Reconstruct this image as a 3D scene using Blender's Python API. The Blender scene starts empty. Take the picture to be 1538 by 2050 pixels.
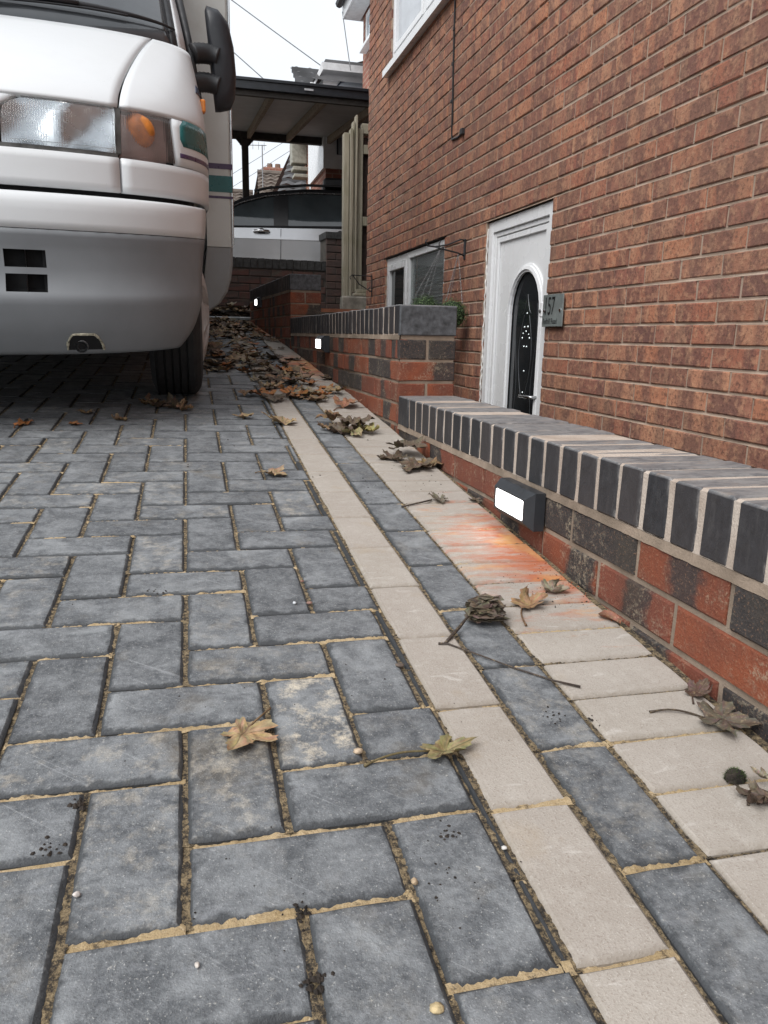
import bpy, math, random
import numpy as np
from mathutils import Matrix, Vector
random.seed(7); RNG = np.random.default_rng(11)
R = math.radians
scene = bpy.context.scene
COL = scene.collection

# ---------------------------------------------------------------- camera
YAW, PITCH, ROLL, FPX, PW, PH = 0.2504, -0.2289, 0.0193, 1516.2, 1538.0, 2050.0
_f = Vector((math.sin(YAW)*math.cos(PITCH), math.cos(YAW)*math.cos(PITCH), math.sin(PITCH)))
_r = Vector((math.cos(YAW), -math.sin(YAW), 0)); _u = _r.cross(_f)
CR = math.cos(ROLL)*_r + math.sin(ROLL)*_u; CU = -math.sin(ROLL)*_r + math.cos(ROLL)*_u; CF = _f
cam = bpy.data.cameras.new('camera'); cam_o = bpy.data.objects.new('camera', cam); COL.objects.link(cam_o)
cam.sensor_fit = 'HORIZONTAL'; cam.sensor_width = 36; cam.lens = FPX/PW*36; cam.clip_start = .02; cam.clip_end = 3000
cam_o.matrix_world = Matrix((CR, CU, -CF)).transposed().to_4x4()
scene.camera = cam_o

# ---------------------------------------------------------------- overcast sky, soft sun, exposure
SUN_EL, SUN_ROT = R(50), R(232)
world = bpy.data.worlds.new('World'); scene.world = world; world.use_nodes = True
wt = world.node_tree; wt.nodes.clear()
w_out = wt.nodes.new('ShaderNodeOutputWorld'); w_bg = wt.nodes.new('ShaderNodeBackground')
sky = wt.nodes.new('ShaderNodeTexSky'); sky.sky_type = 'NISHITA'; sky.sun_disc = False
sky.sun_elevation = SUN_EL; sky.sun_rotation = SUN_ROT; sky.dust_density = 4; sky.air_density = 1.2
hs = wt.nodes.new('ShaderNodeHueSaturation'); hs.inputs['Saturation'].default_value = .35
wt.links.new(sky.outputs[0], hs.inputs['Color'])
tc = wt.nodes.new('ShaderNodeTexCoord')
cl = wt.nodes.new('ShaderNodeTexNoise'); cl.inputs['Scale'].default_value = 2.2; cl.inputs['Detail'].default_value = 5
wt.links.new(tc.outputs['Generated'], cl.inputs['Vector'])
cr = wt.nodes.new('ShaderNodeValToRGB')
cr.color_ramp.elements[0].position = .3; cr.color_ramp.elements[0].color = (6.5, 6.95, 7.5, 1)
cr.color_ramp.elements[1].position = .7; cr.color_ramp.elements[1].color = (7.9, 8.2, 8.5, 1)
wt.links.new(cl.outputs['Fac'], cr.inputs['Fac'])
mx = wt.nodes.new('ShaderNodeMix'); mx.data_type = 'RGBA'; mx.inputs[0].default_value = .78
wt.links.new(hs.outputs[0], mx.inputs[6]); wt.links.new(cr.outputs[0], mx.inputs[7])
wt.links.new(mx.outputs[2], w_bg.inputs['Color']); w_bg.inputs['Strength'].default_value = .1
wt.links.new(w_bg.outputs[0], w_out.inputs[0])
sun = bpy.data.lights.new('sun', 'SUN'); sun.energy = 1.5; sun.angle = R(35); sun.color = (1, .985, .965)
sun_o = bpy.data.objects.new('sun', sun); COL.objects.link(sun_o)
_sd = Vector((math.sin(SUN_ROT)*math.cos(SUN_EL), math.cos(SUN_ROT)*math.cos(SUN_EL), math.sin(SUN_EL)))
sun_o.rotation_euler = _sd.to_track_quat('Z', 'Y').to_euler(); sun_o.location = _sd*30
scene.view_settings.view_transform = 'Standard'; scene.view_settings.look = 'None'
scene.view_settings.gamma = 1; scene.view_settings.exposure = .68; scene.view_settings.use_curve_mapping = False

# ---------------------------------------------------------------- helpers: scene graph
def tag(o, label=None, cat=None, group=None, kind=None):
    if label: o['label'] = label
    if cat: o['category'] = cat
    if group: o['group'] = group
    if kind: o['kind'] = kind
    return o
def empty(name, loc=(0, 0, 0), rot=(0, 0, 0)):
    o = bpy.data.objects.new(name, None); COL.objects.link(o); o.location = loc; o.rotation_euler = rot
    o.empty_display_size = .1
    return o
def proj(p):
    p = Vector(p); d = p.dot(CF)
    if d < .05: return None
    return (PW/2 + FPX*p.dot(CR)/d, PH/2 - FPX*p.dot(CU)/d)
def screen_area(pts):
    """how large a piece shows (0 if out of the picture); only used to rank pieces"""
    q = [proj(p) for p in pts]
    if any(a is None for a in q): return 0
    cx = sum(a[0] for a in q)/len(q); cy = sum(a[1] for a in q)/len(q)
    if not (-60 < cx < PW+60 and -60 < cy < PH+60): return 0
    s = 0
    for i in range(len(q)):
        a, b = q[i], q[(i+1) % len(q)]; s += a[0]*b[1]-a[1]*b[0]
    return abs(s)/2
class MB:
    def __init__(s): s.v = []; s.f = []; s.mi = []; s.A = []; s.B = []
    def add(s, vs, fs, mat=0, A=None, B=None):
        b = len(s.v); s.v += [tuple(x) for x in vs]; s.f += [tuple(i+b for i in f) for f in fs]; s.mi += [mat]*len(fs)
        n = len(vs)
        s.A += (A if isinstance(A, list) else [A or (0, 0, 0, 1)]*n)
        s.B += (B if isinstance(B, list) else [B or (0, 0, 0, 1)]*n)
        return s
    def box(s, a, b, mat=0, A=None, B=None):
        x0, y0, z0 = a; x1, y1, z1 = b
        vs = [(x0,y0,z0),(x1,y0,z0),(x1,y1,z0),(x0,y1,z0),(x0,y0,z1),(x1,y0,z1),(x1,y1,z1),(x0,y1,z1)]
        return s.add(vs, [(0,3,2,1),(4,5,6,7),(0,1,5,4),(1,2,6,5),(2,3,7,6),(3,0,4,7)], mat, A, B)
    def bbox(s, a, b, ch=.004, mat=0, A=None, B=None):
        """box with chamfered edges"""
        a = np.array(a, float); b = np.array(b, float); c = (a+b)/2; h = (b-a)/2; ch = min(ch, h.min()*.45)
        vs = []; idx = {}
        for sx in (-1, 1):
            for sy in (-1, 1):
                for sz in (-1, 1):
                    S = np.array((sx, sy, sz))
                    for ax in range(3):
                        p = c + S*h; q = p - S*ch; q[ax] = p[ax]; idx[(sx, sy, sz, ax)] = len(vs); vs.append(q)
        fs = []
        for ax in range(3):
            o = [i for i in range(3) if i != ax]
            for sg in (-1, 1):
                loop = []
                for (p, q) in ((-1,-1),(1,-1),(1,1),(-1,1)):
                    k = [0,0,0]; k[ax] = sg; k[o[0]] = p; k[o[1]] = q; loop.append(idx[(*k, ax)])
                if (sg > 0) == (ax == 1): loop.reverse()
                fs.append(tuple(loop))
        def face(l):
            P = [np.array(vs[i]) for i in l]; n = np.cross(P[1]-P[0], P[2]-P[0])
            if n @ (sum(P)/len(P)-c) < 0: l = l[::-1]
            fs.append(tuple(l))
        for ax in range(3):
            o = [i for i in range(3) if i != ax]
            for p in (-1, 1):
                for q in (-1, 1):
                    k0 = [0,0,0]; k1 = [0,0,0]; k0[ax] = -1; k1[ax] = 1
                    for k in (k0, k1): k[o[0]] = p; k[o[1]] = q
                    face([idx[(*k0, o[0])], idx[(*k1, o[0])], idx[(*k1, o[1])], idx[(*k0, o[1])]])
        for sx in (-1, 1):
            for sy in (-1, 1):
                for sz in (-1, 1): face([idx[(sx,sy,sz,0)], idx[(sx,sy,sz,1)], idx[(sx,sy,sz,2)]])
        return s.add(vs, fs, mat, A, B)
    def tube(s, pts, r, n=8, mat=0, cap=True, A=None):
        pts = [Vector(p) for p in pts]; rs = r if isinstance(r, (list, tuple)) else [r]*len(pts)
        vs = []; fs = []; prev = None
        for i, p in enumerate(pts):
            t = (pts[min(i+1, len(pts)-1)] - pts[max(i-1, 0)]).normalized()
            if prev is None: prev = Vector((0,0,1)) if abs(t.z) < .9 else Vector((1,0,0))
            x = (prev - t*prev.dot(t)).normalized(); y = t.cross(x); prev = x
            for k in range(n):
                a = 2*math.pi*k/n; vs.append(p + rs[i]*(math.cos(a)*x + math.sin(a)*y))
        for i in range(len(pts)-1):
            for k in range(n):
                k2 = (k+1) % n; fs.append((i*n+k, i*n+k2, (i+1)*n+k2, (i+1)*n+k))
        if cap: fs.append(tuple(range(n-1, -1, -1))); fs.append(tuple((len(pts)-1)*n+k for k in range(n)))
        return s.add(vs, fs, mat, A)
    def lathe(s, prof, n=32, axis='x', c=(0,0,0), mat=0, A=None):
        """prof: (along axis, radius)"""
        vs = []; fs = []; m = len(prof)
        for k in range(n):
            a = 2*math.pi*k/n; ca, sa = math.cos(a), math.sin(a)
            for (h, r) in prof:
                p = (h, r*ca, r*sa) if axis == 'x' else ((r*ca, h, r*sa) if axis == 'y' else (r*ca, r*sa, h))
                vs.append((p[0]+c[0], p[1]+c[1], p[2]+c[2]))
        for k in range(n):
            for j in range(m-1): fs.append((k*m+j, ((k+1) % n)*m+j, ((k+1) % n)*m+j+1, k*m+j+1))
        return s.add(vs, fs, mat, A)
    def prism(s, poly, fn, d0, d1, mat=0):
        """poly: 2-D points, fn(a, b, d) -> 3-D"""
        n = len(poly); vs = [fn(a, b, d0) for a, b in poly] + [fn(a, b, d1) for a, b in poly]
        fs = [tuple(range(n-1, -1, -1)), tuple(range(n, 2*n))] + [(i, (i+1) % n, n+(i+1) % n, n+i) for i in range(n)]
        return s.add(vs, fs, mat)
    def build(s, name, mats, parent=None, smooth=False, fix=True, attrs=True):
        me = bpy.data.meshes.new(name); me.from_pydata(s.v, [], s.f)
        if not isinstance(mats, (list, tuple)): mats = [mats]
        for m in mats: me.materials.append(m)
        if len(mats) > 1: me.polygons.foreach_set('material_index', s.mi)
        if attrs:
            for nm, dat in (('A', s.A), ('B', s.B)):
                at = me.color_attributes.new(nm, 'FLOAT_COLOR', 'POINT')
                at.data.foreach_set('color', np.array([tuple(c) if len(c) == 4 else (*c, 1) for c in dat], np.float32).ravel())
        if fix:
            import bmesh
            bm = bmesh.new(); bm.from_mesh(me); bmesh.ops.recalc_face_normals(bm, faces=bm.faces); bm.to_mesh(me); bm.free()
        if smooth: me.polygons.foreach_set('use_smooth', [True]*len(me.polygons))
        me.update()
        o = bpy.data.objects.new(name, me); COL.objects.link(o)
        if parent is not None: o.parent = parent
        return o

# ---------------------------------------------------------------- helpers: materials
class NB:
    def __init__(s, name):
        s.m = bpy.data.materials.new(name); s.m.use_nodes = True; s.t = s.m.node_tree
        s.p = s.t.nodes['Principled BSDF']; s._pos = None
    def sock(s, inp, v):
        if isinstance(v, bpy.types.NodeSocket): s.t.links.new(v, inp)
        else:
            if isinstance(v, (tuple, list)) and inp.type == 'RGBA' and len(v) == 3: v = (*v, 1)
            inp.default_value = v
    def node(s, typ, ins=None, **props):
        n = s.t.nodes.new(typ)
        for k, v in props.items(): setattr(n, k, v)
        for k, v in (ins or {}).items(): s.sock(n.inputs[k], v)
        return n
    @property
    def pos(s):
        if s._pos is None: s._pos = s.node('ShaderNodeNewGeometry').outputs['Position']
        return s._pos
    def obj(s): return s.node('ShaderNodeTexCoord').outputs['Object']
    def attr(s, n='A'):
        a = s.node('ShaderNodeAttribute', attribute_name=n); q = s.node('ShaderNodeSeparateColor', {0: a.outputs['Color']})
        return q.outputs[0], q.outputs[1], q.outputs[2], a.outputs['Color']
    def xyz(s, v): q = s.node('ShaderNodeSeparateXYZ', {0: v}); return q.outputs
    def vec(s, x, y, z): return s.node('ShaderNodeCombineXYZ', {0: x, 1: y, 2: z}).outputs[0]
    def scale(s, v, k): return s.node('ShaderNodeVectorMath', {0: v, 1: k}, operation='MULTIPLY').outputs[0]
    def addv(s, v, k): return s.node('ShaderNodeVectorMath', {0: v, 1: k}, operation='ADD').outputs[0]
    def noise(s, sc, det=3, rough=.5, vec=None, dist=0.):
        return s.node('ShaderNodeTexNoise', {'Vector': vec or s.pos, 'Scale': sc, 'Detail': det, 'Roughness': rough, 'Distortion': dist}).outputs['Fac']
    def mix(s, f, a, b, mode='MIX'):
        n = s.node('ShaderNodeMix', {0: f, 6: a, 7: b}, data_type='RGBA', blend_type=mode); return n.outputs[2]
    def ramp(s, f, stops, interp='LINEAR'):
        n = s.node('ShaderNodeValToRGB', {0: f}); e = n.color_ramp.elements; n.color_ramp.interpolation = interp
        while len(e) < len(stops): e.new(.5)
        for i, (p, c) in enumerate(stops):
            e[i].position = p; c = (c, c, c) if isinstance(c, (int, float)) else c; e[i].color = (*c, 1)
        return n.outputs[0]
    def map(s, f, a, b, c=0., d=1.):
        return s.node('ShaderNodeMapRange', {0: f, 1: a, 2: b, 3: c, 4: d}).outputs[0]
    def math(s, op, a, b=0., clamp=False):
        return s.node('ShaderNodeMath', {0: a, 1: b}, operation=op, use_clamp=clamp).outputs[0]
    def bump(s, h, st=.4, d=.002):
        n = s.node('ShaderNodeBump', {'Height': h, 'Strength': st, 'Distance': d}); s.sock(s.p.inputs['Normal'], n.outputs[0])
    def out(s, col=None, rough=None, metal=None, **kw):
        if col is not None: s.sock(s.p.inputs['Base Color'], col)
        if rough is not None: s.sock(s.p.inputs['Roughness'], rough)
        if metal is not None: s.sock(s.p.inputs['Metallic'], metal)
        for k, v in kw.items(): s.sock(s.p.inputs[k], v)
        return s.m
def plain(name, col, rough=.5, metal=0., var=.12, sc=14, bump=0., bsc=120, **kw):
    b = NB(name); n = b.noise(sc, 5, .6)
    c2 = tuple(max(0, x*(1-2.2*var)) for x in col); c1 = tuple(min(1, x*(1+var)) for x in col)
    c = b.mix(b.map(n, .3, .7), c2, c1)
    if bump: b.bump(b.noise(bsc, 4, .6), bump, .003)
    r = b.map(b.noise(sc*2.3, 3), .3, .7, max(.02, rough-.07), min(1, rough+.07))
    return b.out(c, r, metal, **kw)
# ---------------------------------------------------------------- materials
def m_house_brick():
    b = NB('rustic_brick'); r, u, v, _ = b.attr('A')
    base = b.ramp(r, [(0, (.42,.165,.092)), (.16, (.48,.235,.14)), (.3, (.33,.122,.08)), (.44, (.46,.195,.108)), (.58, (.28,.112,.08)), (.7, (.42,.20,.12)), (.84, (.37,.135,.08)), (1, (.26,.118,.085))])
    bv = b.vec(b.math('ADD', b.math('MULTIPLY', u, 1.35), b.math('MULTIPLY', r, 91.)), b.math('MULTIPLY', r, 13.), b.math('MULTIPLY', v, .06))
    band = b.map(b.noise(1.5, .2, .5, bv), .45, .53)
    band2 = b.map(b.noise(2.3, 1, .5, b.addv(bv, (31, 7, 3))), .56, .62)
    c = b.mix(b.math('MULTIPLY', band, .68), base, (.15,.072,.06))
    c = b.mix(b.math('MULTIPLY', band2, .3), c, (.40,.245,.15))
    n1 = b.noise(75, 6, .75); n2 = b.noise(28, 6, .75); n3 = b.noise(1.3, 3)
    c = b.mix(b.map(n1, .50, .60, 0, .70), c, (.095,.046,.036))
    c = b.mix(b.map(n2, .50, .62, 0, .5), c, (.58,.32,.19))
    c = b.mix(b.map(b.noise(420, 2), .70, .76, 0, .5), c, (.62,.5,.42))
    c = b.mix(b.map(n3, .42, .68, 0, .38), c, (.20,.115,.08))
    b.bump(b.math('ADD', n1, b.math('MULTIPLY', n2, 1.2)), .75, .005)
    return b.out(c, .88)
def m_mortar(name, col, dark):
    b = NB(name); n = b.noise(240, 4, .7); n2 = b.noise(9, 4, .6)
    c = b.mix(b.map(n2, .35, .65), dark, col); c = b.mix(b.map(n, .5, .75, 0, .5), c, tuple(x*.55 for x in col))
    b.bump(n, .8, .003); return b.out(c, .95)
def m_wall_brick():
    """multi-coloured wire-cut brick: red with blue-black ends and bands; B = (dark from, dark to, amount)"""
    b = NB('red_multi_brick'); r, u, v, _ = b.attr('A'); d0, d1, am, _ = b.attr('B')
    n1 = b.noise(230, 4, .7); n2 = b.noise(14, 5, .65); n3 = b.noise(75, 4, .7)
    red = b.ramp(r, [(0, (.215,.055,.024)), (.3, (.26,.068,.029)), (.6, (.17,.048,.026)), (1, (.22,.058,.032))])
    uu = b.math('ADD', u, b.map(n2, .3, .7, -.09, .09))
    a = b.node('ShaderNodeMapRange', {0: uu, 1: b.math('SUBTRACT', d0, .06), 2: b.math('ADD', d0, .06)}, interpolation_type='SMOOTHSTEP').outputs[0]
    e = b.node('ShaderNodeMapRange', {0: uu, 1: b.math('SUBTRACT', d1, .06), 2: b.math('ADD', d1, .06), 3: 1., 4: 0.}, interpolation_type='SMOOTHSTEP').outputs[0]
    dk = b.math('MULTIPLY', b.math('MULTIPLY', a, e), am)
    c = b.mix(b.map(n2, .4, .7, 0, .6), red, (.115,.045,.032))
    c = b.mix(dk, c, b.ramp(n3, [(.3, (.026,.023,.024)), (.75, (.06,.05,.046))]))
    c = b.mix(b.map(n1, .56, .70, 0, .6), c, (.36,.20,.12))
    lime = b.math('MULTIPLY', b.map(b.noise(16, 6, .75), .50, .62), b.map(b.noise(150, 5, .75), .48, .58))
    c = b.mix(b.math('MULTIPLY', lime, .55), c, (.42,.35,.25))
    c = b.mix(b.map(b.noise(5, 3, .5, b.addv(b.pos, (3, 8, 1))), .58, .75, 0, .25), c, (.085,.07,.04))
    b.bump(b.math('ADD', n1, n3), .8, .004); return b.out(c, .85)
def m_coping():
    b = NB('blue_engineering_brick'); r, e, t, _ = b.attr('A')
    n2 = b.noise(55, 4, .65); base = b.mix(b.map(n2, .3, .7), (.015,.016,.019), (.034,.035,.040))
    c = b.mix(b.math('MULTIPLY', r, .45), base, (.075,.062,.060))
    st = b.noise(1, 6, .75, b.scale(b.pos, (22, 50, 40)))
    top = b.math('MULTIPLY', t, b.map(st, .40, .58)); c = b.mix(b.math('MULTIPLY', top, .35), b.mix(b.math('MULTIPLY', t, .6), c, (.20,.205,.215)), (.46,.44,.42))  # top faces lightened: sheen and dust put into the colour
    st2 = b.noise(1, 4, .7, b.addv(b.scale(b.pos, (16, 40, 22)), (9, 4, 2)))
    c = b.mix(b.math('MULTIPLY', b.math('MULTIPLY', t, b.map(st2, .55, .70)), .35), c, (.42,.31,.23))
    sm = b.math('MULTIPLY', b.map(b.noise(1, 5, .75, b.scale(b.pos, (30, 55, 14))), .5, .72), b.map(e, .1, 1., .05, .9))
    c = b.mix(sm, c, (.48,.45,.42))
    b.bump(b.noise(300, 3, .6), .35, .002); return b.out(c, b.map(n2, .3, .7, .42, .62), **{'Specular IOR Level': .45})
def m_paver():
    b = NB('charcoal_block'); r, sd, e, _ = b.attr('A')
    n1 = b.noise(9, 6, .65); n2 = b.noise(34, 8, .72); n3 = b.noise(420, 3, .6)
    c = b.mix(b.map(n1, .3, .7), (.072,.078,.085), (.130,.138,.147))
    c = b.mix(b.map(r, .45, 1., 0, .75), c, (.058,.062,.068))
    n5 = b.noise(150, 6, .75); c = b.mix(b.map(n2, .42, .76, 0, .62), c, (.30,.315,.325)); c = b.mix(b.map(n5, .5, .68, 0, .42), c, (.31,.32,.33)); c = b.mix(b.map(n5, .36, .46, .45, 0), c, (.055,.058,.064))
    sw = b.noise(1, 6, .7, b.scale(b.pos, (14, 60, 30)), 1.2); c = b.mix(b.map(sw, .55, .74, 0, .55), c, (.27,.28,.30))
    sw2 = b.noise(1, 3, .5, b.scale(b.node('ShaderNodeVectorRotate', {'Vector': b.pos, 'Angle': .7}, rotation_type='Z_AXIS').outputs[0], (4, 190, 10)), .6)
    c = b.mix(b.map(sw2, .66, .72, 0, .4), c, (.36,.37,.38))
    c = b.mix(b.map(n3, .63, .70, 0, .8), c, (.46,.46,.45))
    c = b.mix(b.map(b.noise(190, 4, .7, b.addv(b.pos, (7, 3, 1))), .64, .69, 0, .8), c, (.42,.41,.38)); c = b.mix(b.map(b.noise(640, 2), .64, .72, 0, .7), c, (.03,.032,.035))
    c = b.mix(b.map(b.noise(5.5, 5, .6, b.addv(b.pos, (4.1, 2.2, 0))), .60, .74, 0, .5), c, (.19,.15,.095))
    sn = b.map(b.noise(30, 7, .75, b.addv(b.pos, (1, 5, 0))), .5, .66)
    c = b.mix(b.math('MULTIPLY', sn, sd), c, (.62,.55,.44))
    hz = b.noise(13, 6, .7, b.addv(b.pos, (3, 1, 0)), .5); c = b.mix(b.math('MULTIPLY', b.map(hz, .46, .70, 0, .75), b.map(r, 0., 1., 1., .45)), c, (.35,.365,.375))
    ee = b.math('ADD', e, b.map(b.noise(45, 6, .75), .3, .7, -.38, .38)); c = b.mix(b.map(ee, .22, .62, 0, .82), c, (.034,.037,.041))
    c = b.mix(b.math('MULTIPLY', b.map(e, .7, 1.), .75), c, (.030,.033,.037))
    b.bump(b.math('ADD', n3, b.math('MULTIPLY', n2, 2.)), .55, .0025)
    return b.out(c, b.map(n2, .3, .8, .55, .8), **{'Specular IOR Level': .45})
def m_buff():
    b = NB('buff_block'); r, sd, e, _ = b.attr('A')
    n1 = b.noise(7, 5, .6); n2 = b.noise(60, 6, .7); n3 = b.noise(380, 3, .65)
    c = b.mix(b.map(n1, .3, .7), (.345,.305,.262), (.43,.39,.345)); c = b.mix(b.math('MULTIPLY', r, .4), c, (.33,.285,.25))
    c = b.mix(b.map(n2, .5, .75, 0, .5), c, (.50,.465,.42)); c = b.mix(b.map(n3, .55, .68, 0, .6), c, (.23,.19,.155))
    c = b.mix(b.map(b.noise(700, 2), .64, .70, 0, .6), c, (.62,.59,.54))
    sw = b.noise(1, 4, .6, b.scale(b.pos, (16, 50, 30)), .8); c = b.mix(b.map(sw, .62, .74, 0, .5), c, (.62,.59,.55))
    c = b.mix(b.map(b.noise(8, 5, .6, b.addv(b.pos, (2, 7, 0))), .60, .74, 0, .4), c, (.34,.255,.155))
    c = b.mix(b.math('MULTIPLY', b.map(e, .2, 1.), b.map(n2, .4, .7, .75, .2)), c, (.24,.205,.165))
    # brick-dust and rust stains washed down below the three wall lights
    x, y, z = b.xyz(b.pos)
    for cx, cy, rx, ry, red, yel in ((.745, 1.46, .22, .34, (.43,.108,.034), (.60,.29,.09)), (.70, 4.45, .26, .55, (.5,.14,.05), (.72,.44,.2)), (.60, 6.75, .22, .7, (.55,.2,.1), (.7,.42,.22))):
        dx = b.math('DIVIDE', b.math('SUBTRACT', x, cx), rx); dy = b.math('DIVIDE', b.math('SUBTRACT', y, cy), ry)
        d = b.math('SQRT', b.math('ADD', b.math('MULTIPLY', dx, dx), b.math('MULTIPLY', dy, dy)))
        d = b.math('ADD', d, b.map(b.noise(1, 6, .72, b.scale(b.pos, (9, 34, 9))), .25, .75, -.75, .75))
        c = b.mix(b.map(d, 1.1, .3, 0, .88), c, b.mix(b.map(b.noise(9, 4, .6, b.addv(b.pos, (5, 1, 0))), .48, .66), red, yel))
    b.bump(b.math('ADD', n3, n2), .5, .002); return b.out(c, .8)
def m_sand():
    b = NB('kiln_dried_sand'); n = b.noise(260, 5, .7); n2 = b.noise(22, 5, .7)
    c = b.mix(b.map(n2, .35, .7), (.40,.29,.15), (.60,.46,.28)); c = b.mix(b.map(n, .5, .7, 0, .6), c, (.36,.24,.12))
    c = b.mix(b.map(b.noise(38, 6, .8), .55, .63, 0, .85), c, (.06,.048,.036)); c = b.mix(b.map(b.noise(330, 3, .7), .58, .68, 0, .6), c, (.72,.6,.42))
    b.bump(n, 1, .004); return b.out(c, .95)
def m_grit():
    b = NB('joint_grit'); n = b.noise(420, 4, .7); n2 = b.noise(120, 6, .8)
    c = b.ramp(n2, [(.34, (.02,.018,.016)), (.45, (.07,.056,.042)), (.52, (.28,.21,.12)), (.68, (.52,.40,.24))])
    c = b.mix(b.map(n, .5, .7, 0, .7), c, (.04,.035,.03)); b.bump(n, 1, .006); return b.out(c, .95)
def m_leaf():
    b = NB('dry_leaf'); a = b.node('ShaderNodeAttribute', attribute_name='A').outputs['Color']; v0, v1, v2, _ = b.attr('B')
    n = b.noise(70, 5, .65); n2 = b.noise(220, 3, .6)
    c = b.mix(b.map(n, .35, .7, 0, .6), a, (.055,.032,.018)); c = b.mix(b.map(n2, .55, .7, 0, .3), c, (.5,.38,.22))
    c = b.mix(b.map(v0, .55, .95, 0, .6), c, (.045,.025,.015))
    b.bump(b.math('ADD', n, b.math('MULTIPLY', v0, .8)), .5, .002); return b.out(c, .62, **{'Specular IOR Level': .35})
def m_paint(name, col, grime=(.32,.30,.27), g=.35, rough=.34):
    b = NB(name); n = b.noise(6, 6, .65); n2 = b.noise(300, 2); c = b.mix(b.map(n, .45, .8, 0, g), col, grime)
    c = b.mix(b.map(n2, .74, .78, 0, .5), c, (.12,.11,.10))
    return b.out(c, b.map(n, .3, .7, rough, rough+.14), **{'Coat Weight': .2, 'Coat Roughness': .15})
def m_glass(name, col=(.9,.95,.95), rough=.04, tr=.95):
    b = NB(name); return b.out(col, rough, **{'Transmission Weight': tr, 'IOR': 1.2})
def m_dark_glass(name, col=(.012,.014,.016), rough=.04):
    b = NB(name); n = b.noise(3, 4); return b.out(b.mix(b.map(n, .3, .7), col, tuple(x*1.8 for x in col)), b.map(n, .3, .7, rough, rough+.04), **{'Specular IOR Level': .6})
def m_timber():
    b = NB('weathered_timber'); g = b.noise(1, 6, .65, b.scale(b.pos, (70, 70, 3)), .6); n = b.noise(5, 4)
    c = b.ramp(g, [(.3, (.21,.19,.145)), (.5, (.33,.30,.23)), (.72, (.42,.385,.31))]); c = b.mix(b.map(n, .5, .75, 0, .5), c, (.20,.20,.12))
    b.bump(g, .5, .003); return b.out(c, .85)
def m_far_brick(name, c1, c2, mo, sc=1., rot=0):
    b = NB(name); x, y, z = b.xyz(b.pos)
    t = b.node('ShaderNodeTexBrick', {'Vector': b.vec(b.math('ADD', x, y), z, 0.), 'Color1': c1, 'Color2': c2, 'Mortar': mo, 'Scale': 1., 'Mortar Size': .009*sc, 'Brick Width': .225*sc, 'Row Height': .075*sc})
    c = b.mix(b.map(b.noise(3, 5, .6), .4, .7, 0, .45), t.outputs['Color'], (.13,.06,.045)); b.bump(t.outputs['Fac'], -.4, .006); return b.out(c, .9)
def m_roof_tile(name, col):
    b = NB(name); n = b.noise(2.5, 5, .65); n2 = b.noise(40, 3)
    c = b.mix(b.map(n, .35, .7), tuple(x*.7 for x in col), tuple(min(1, x*1.3) for x in col)); c = b.mix(b.map(n2, .5, .7, 0, .4), c, (.10,.095,.085)); return b.out(c, .9)
HB = m_house_brick(); HM = m_mortar('house_mortar', (.44,.335,.26), (.31,.23,.175)); WB = m_wall_brick()
WM = m_mortar('wall_mortar', (.36,.28,.215), (.20,.155,.115)); CM = m_mortar('coping_mortar', (.56,.48,.41), (.40,.32,.26)); CB = m_coping(); PV = m_paver(); BF = m_buff(); SA = m_sand(); GR = m_grit()
LF = m_leaf(); TIM = m_timber()
UPVC = plain('white_upvc', (.80,.81,.82), .28, var=.008, sc=3)
DKGL = m_dark_glass('dark_glass'); DKGL2 = m_dark_glass('window_glass', (.02,.023,.024), .03)
BLACK = plain('black_plastic', (.022,.023,.026), .5, var=.1); RUBBER = plain('tyre_rubber', (.018,.018,.019), .72, var=.2, bump=.3)
ANTH = plain('anthracite_casting', (.028,.031,.036), .42, var=.12)
STEEL = plain('brushed_steel', (.6,.61,.62), .25, 1.); CHROME = plain('chrome', (.8,.8,.82), .1, 1., var=.02)
SOIL = plain('dark_soil', (.035,.026,.02), .95, var=.4, sc=90, bump=1.); MOSS = plain('moss', (.06,.10,.02), .9, var=.4, sc=60)
CONC = plain('old_concrete', (.30,.28,.24), .92, var=.25, sc=12, bump=.6); EARTH = plain('trodden_earth', (.12,.10,.075), .95, var=.35, sc=6, bump=.6)
# ================================================================ ground, driveway
def dz(X, Y): return -.5733 + .0901*Y - .0158*(X-.3046)
TILT = math.atan(.0901)
def build_ground():
    xs = [-900, -120, -20, -5, -3.6, -1, .74, .93, .932, 1.3, 1.9, 6, 20, 120, 900]; ys = [-900, -120, -15, -1, 2, 5, 7.62, 7.64, 9, 12, 20, 40, 120, 900]
    def h(x, y):
        if y < 7.63 and .931 < x < 15: return -1.46
        if y < 7.63: return dz(min(max(x, -4), .8), max(y, -3)) - .09
        return .12 if y < 8.5 else (.2 if y < 13 else .3)
    m = MB(); nx = len(xs)
    m.add([(x, y, h(x, y)) for y in ys for x in xs], [(j*nx+i, j*nx+i+1, (j+1)*nx+i+1, (j+1)*nx+i) for j in range(len(ys)-1) for i in range(nx-1)])
    tag(m.build('ground', EARTH), kind='structure')
    m = MB(); m.box((.95, -3, -1.47), (1.705, 7.6, -1.42)); tag(m.build('path', CONC), kind='structure')
build_ground()
def strip_x(Y): return .300 + .006*Y        # left edge of the buff border drifts slightly
DRV = None
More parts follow.
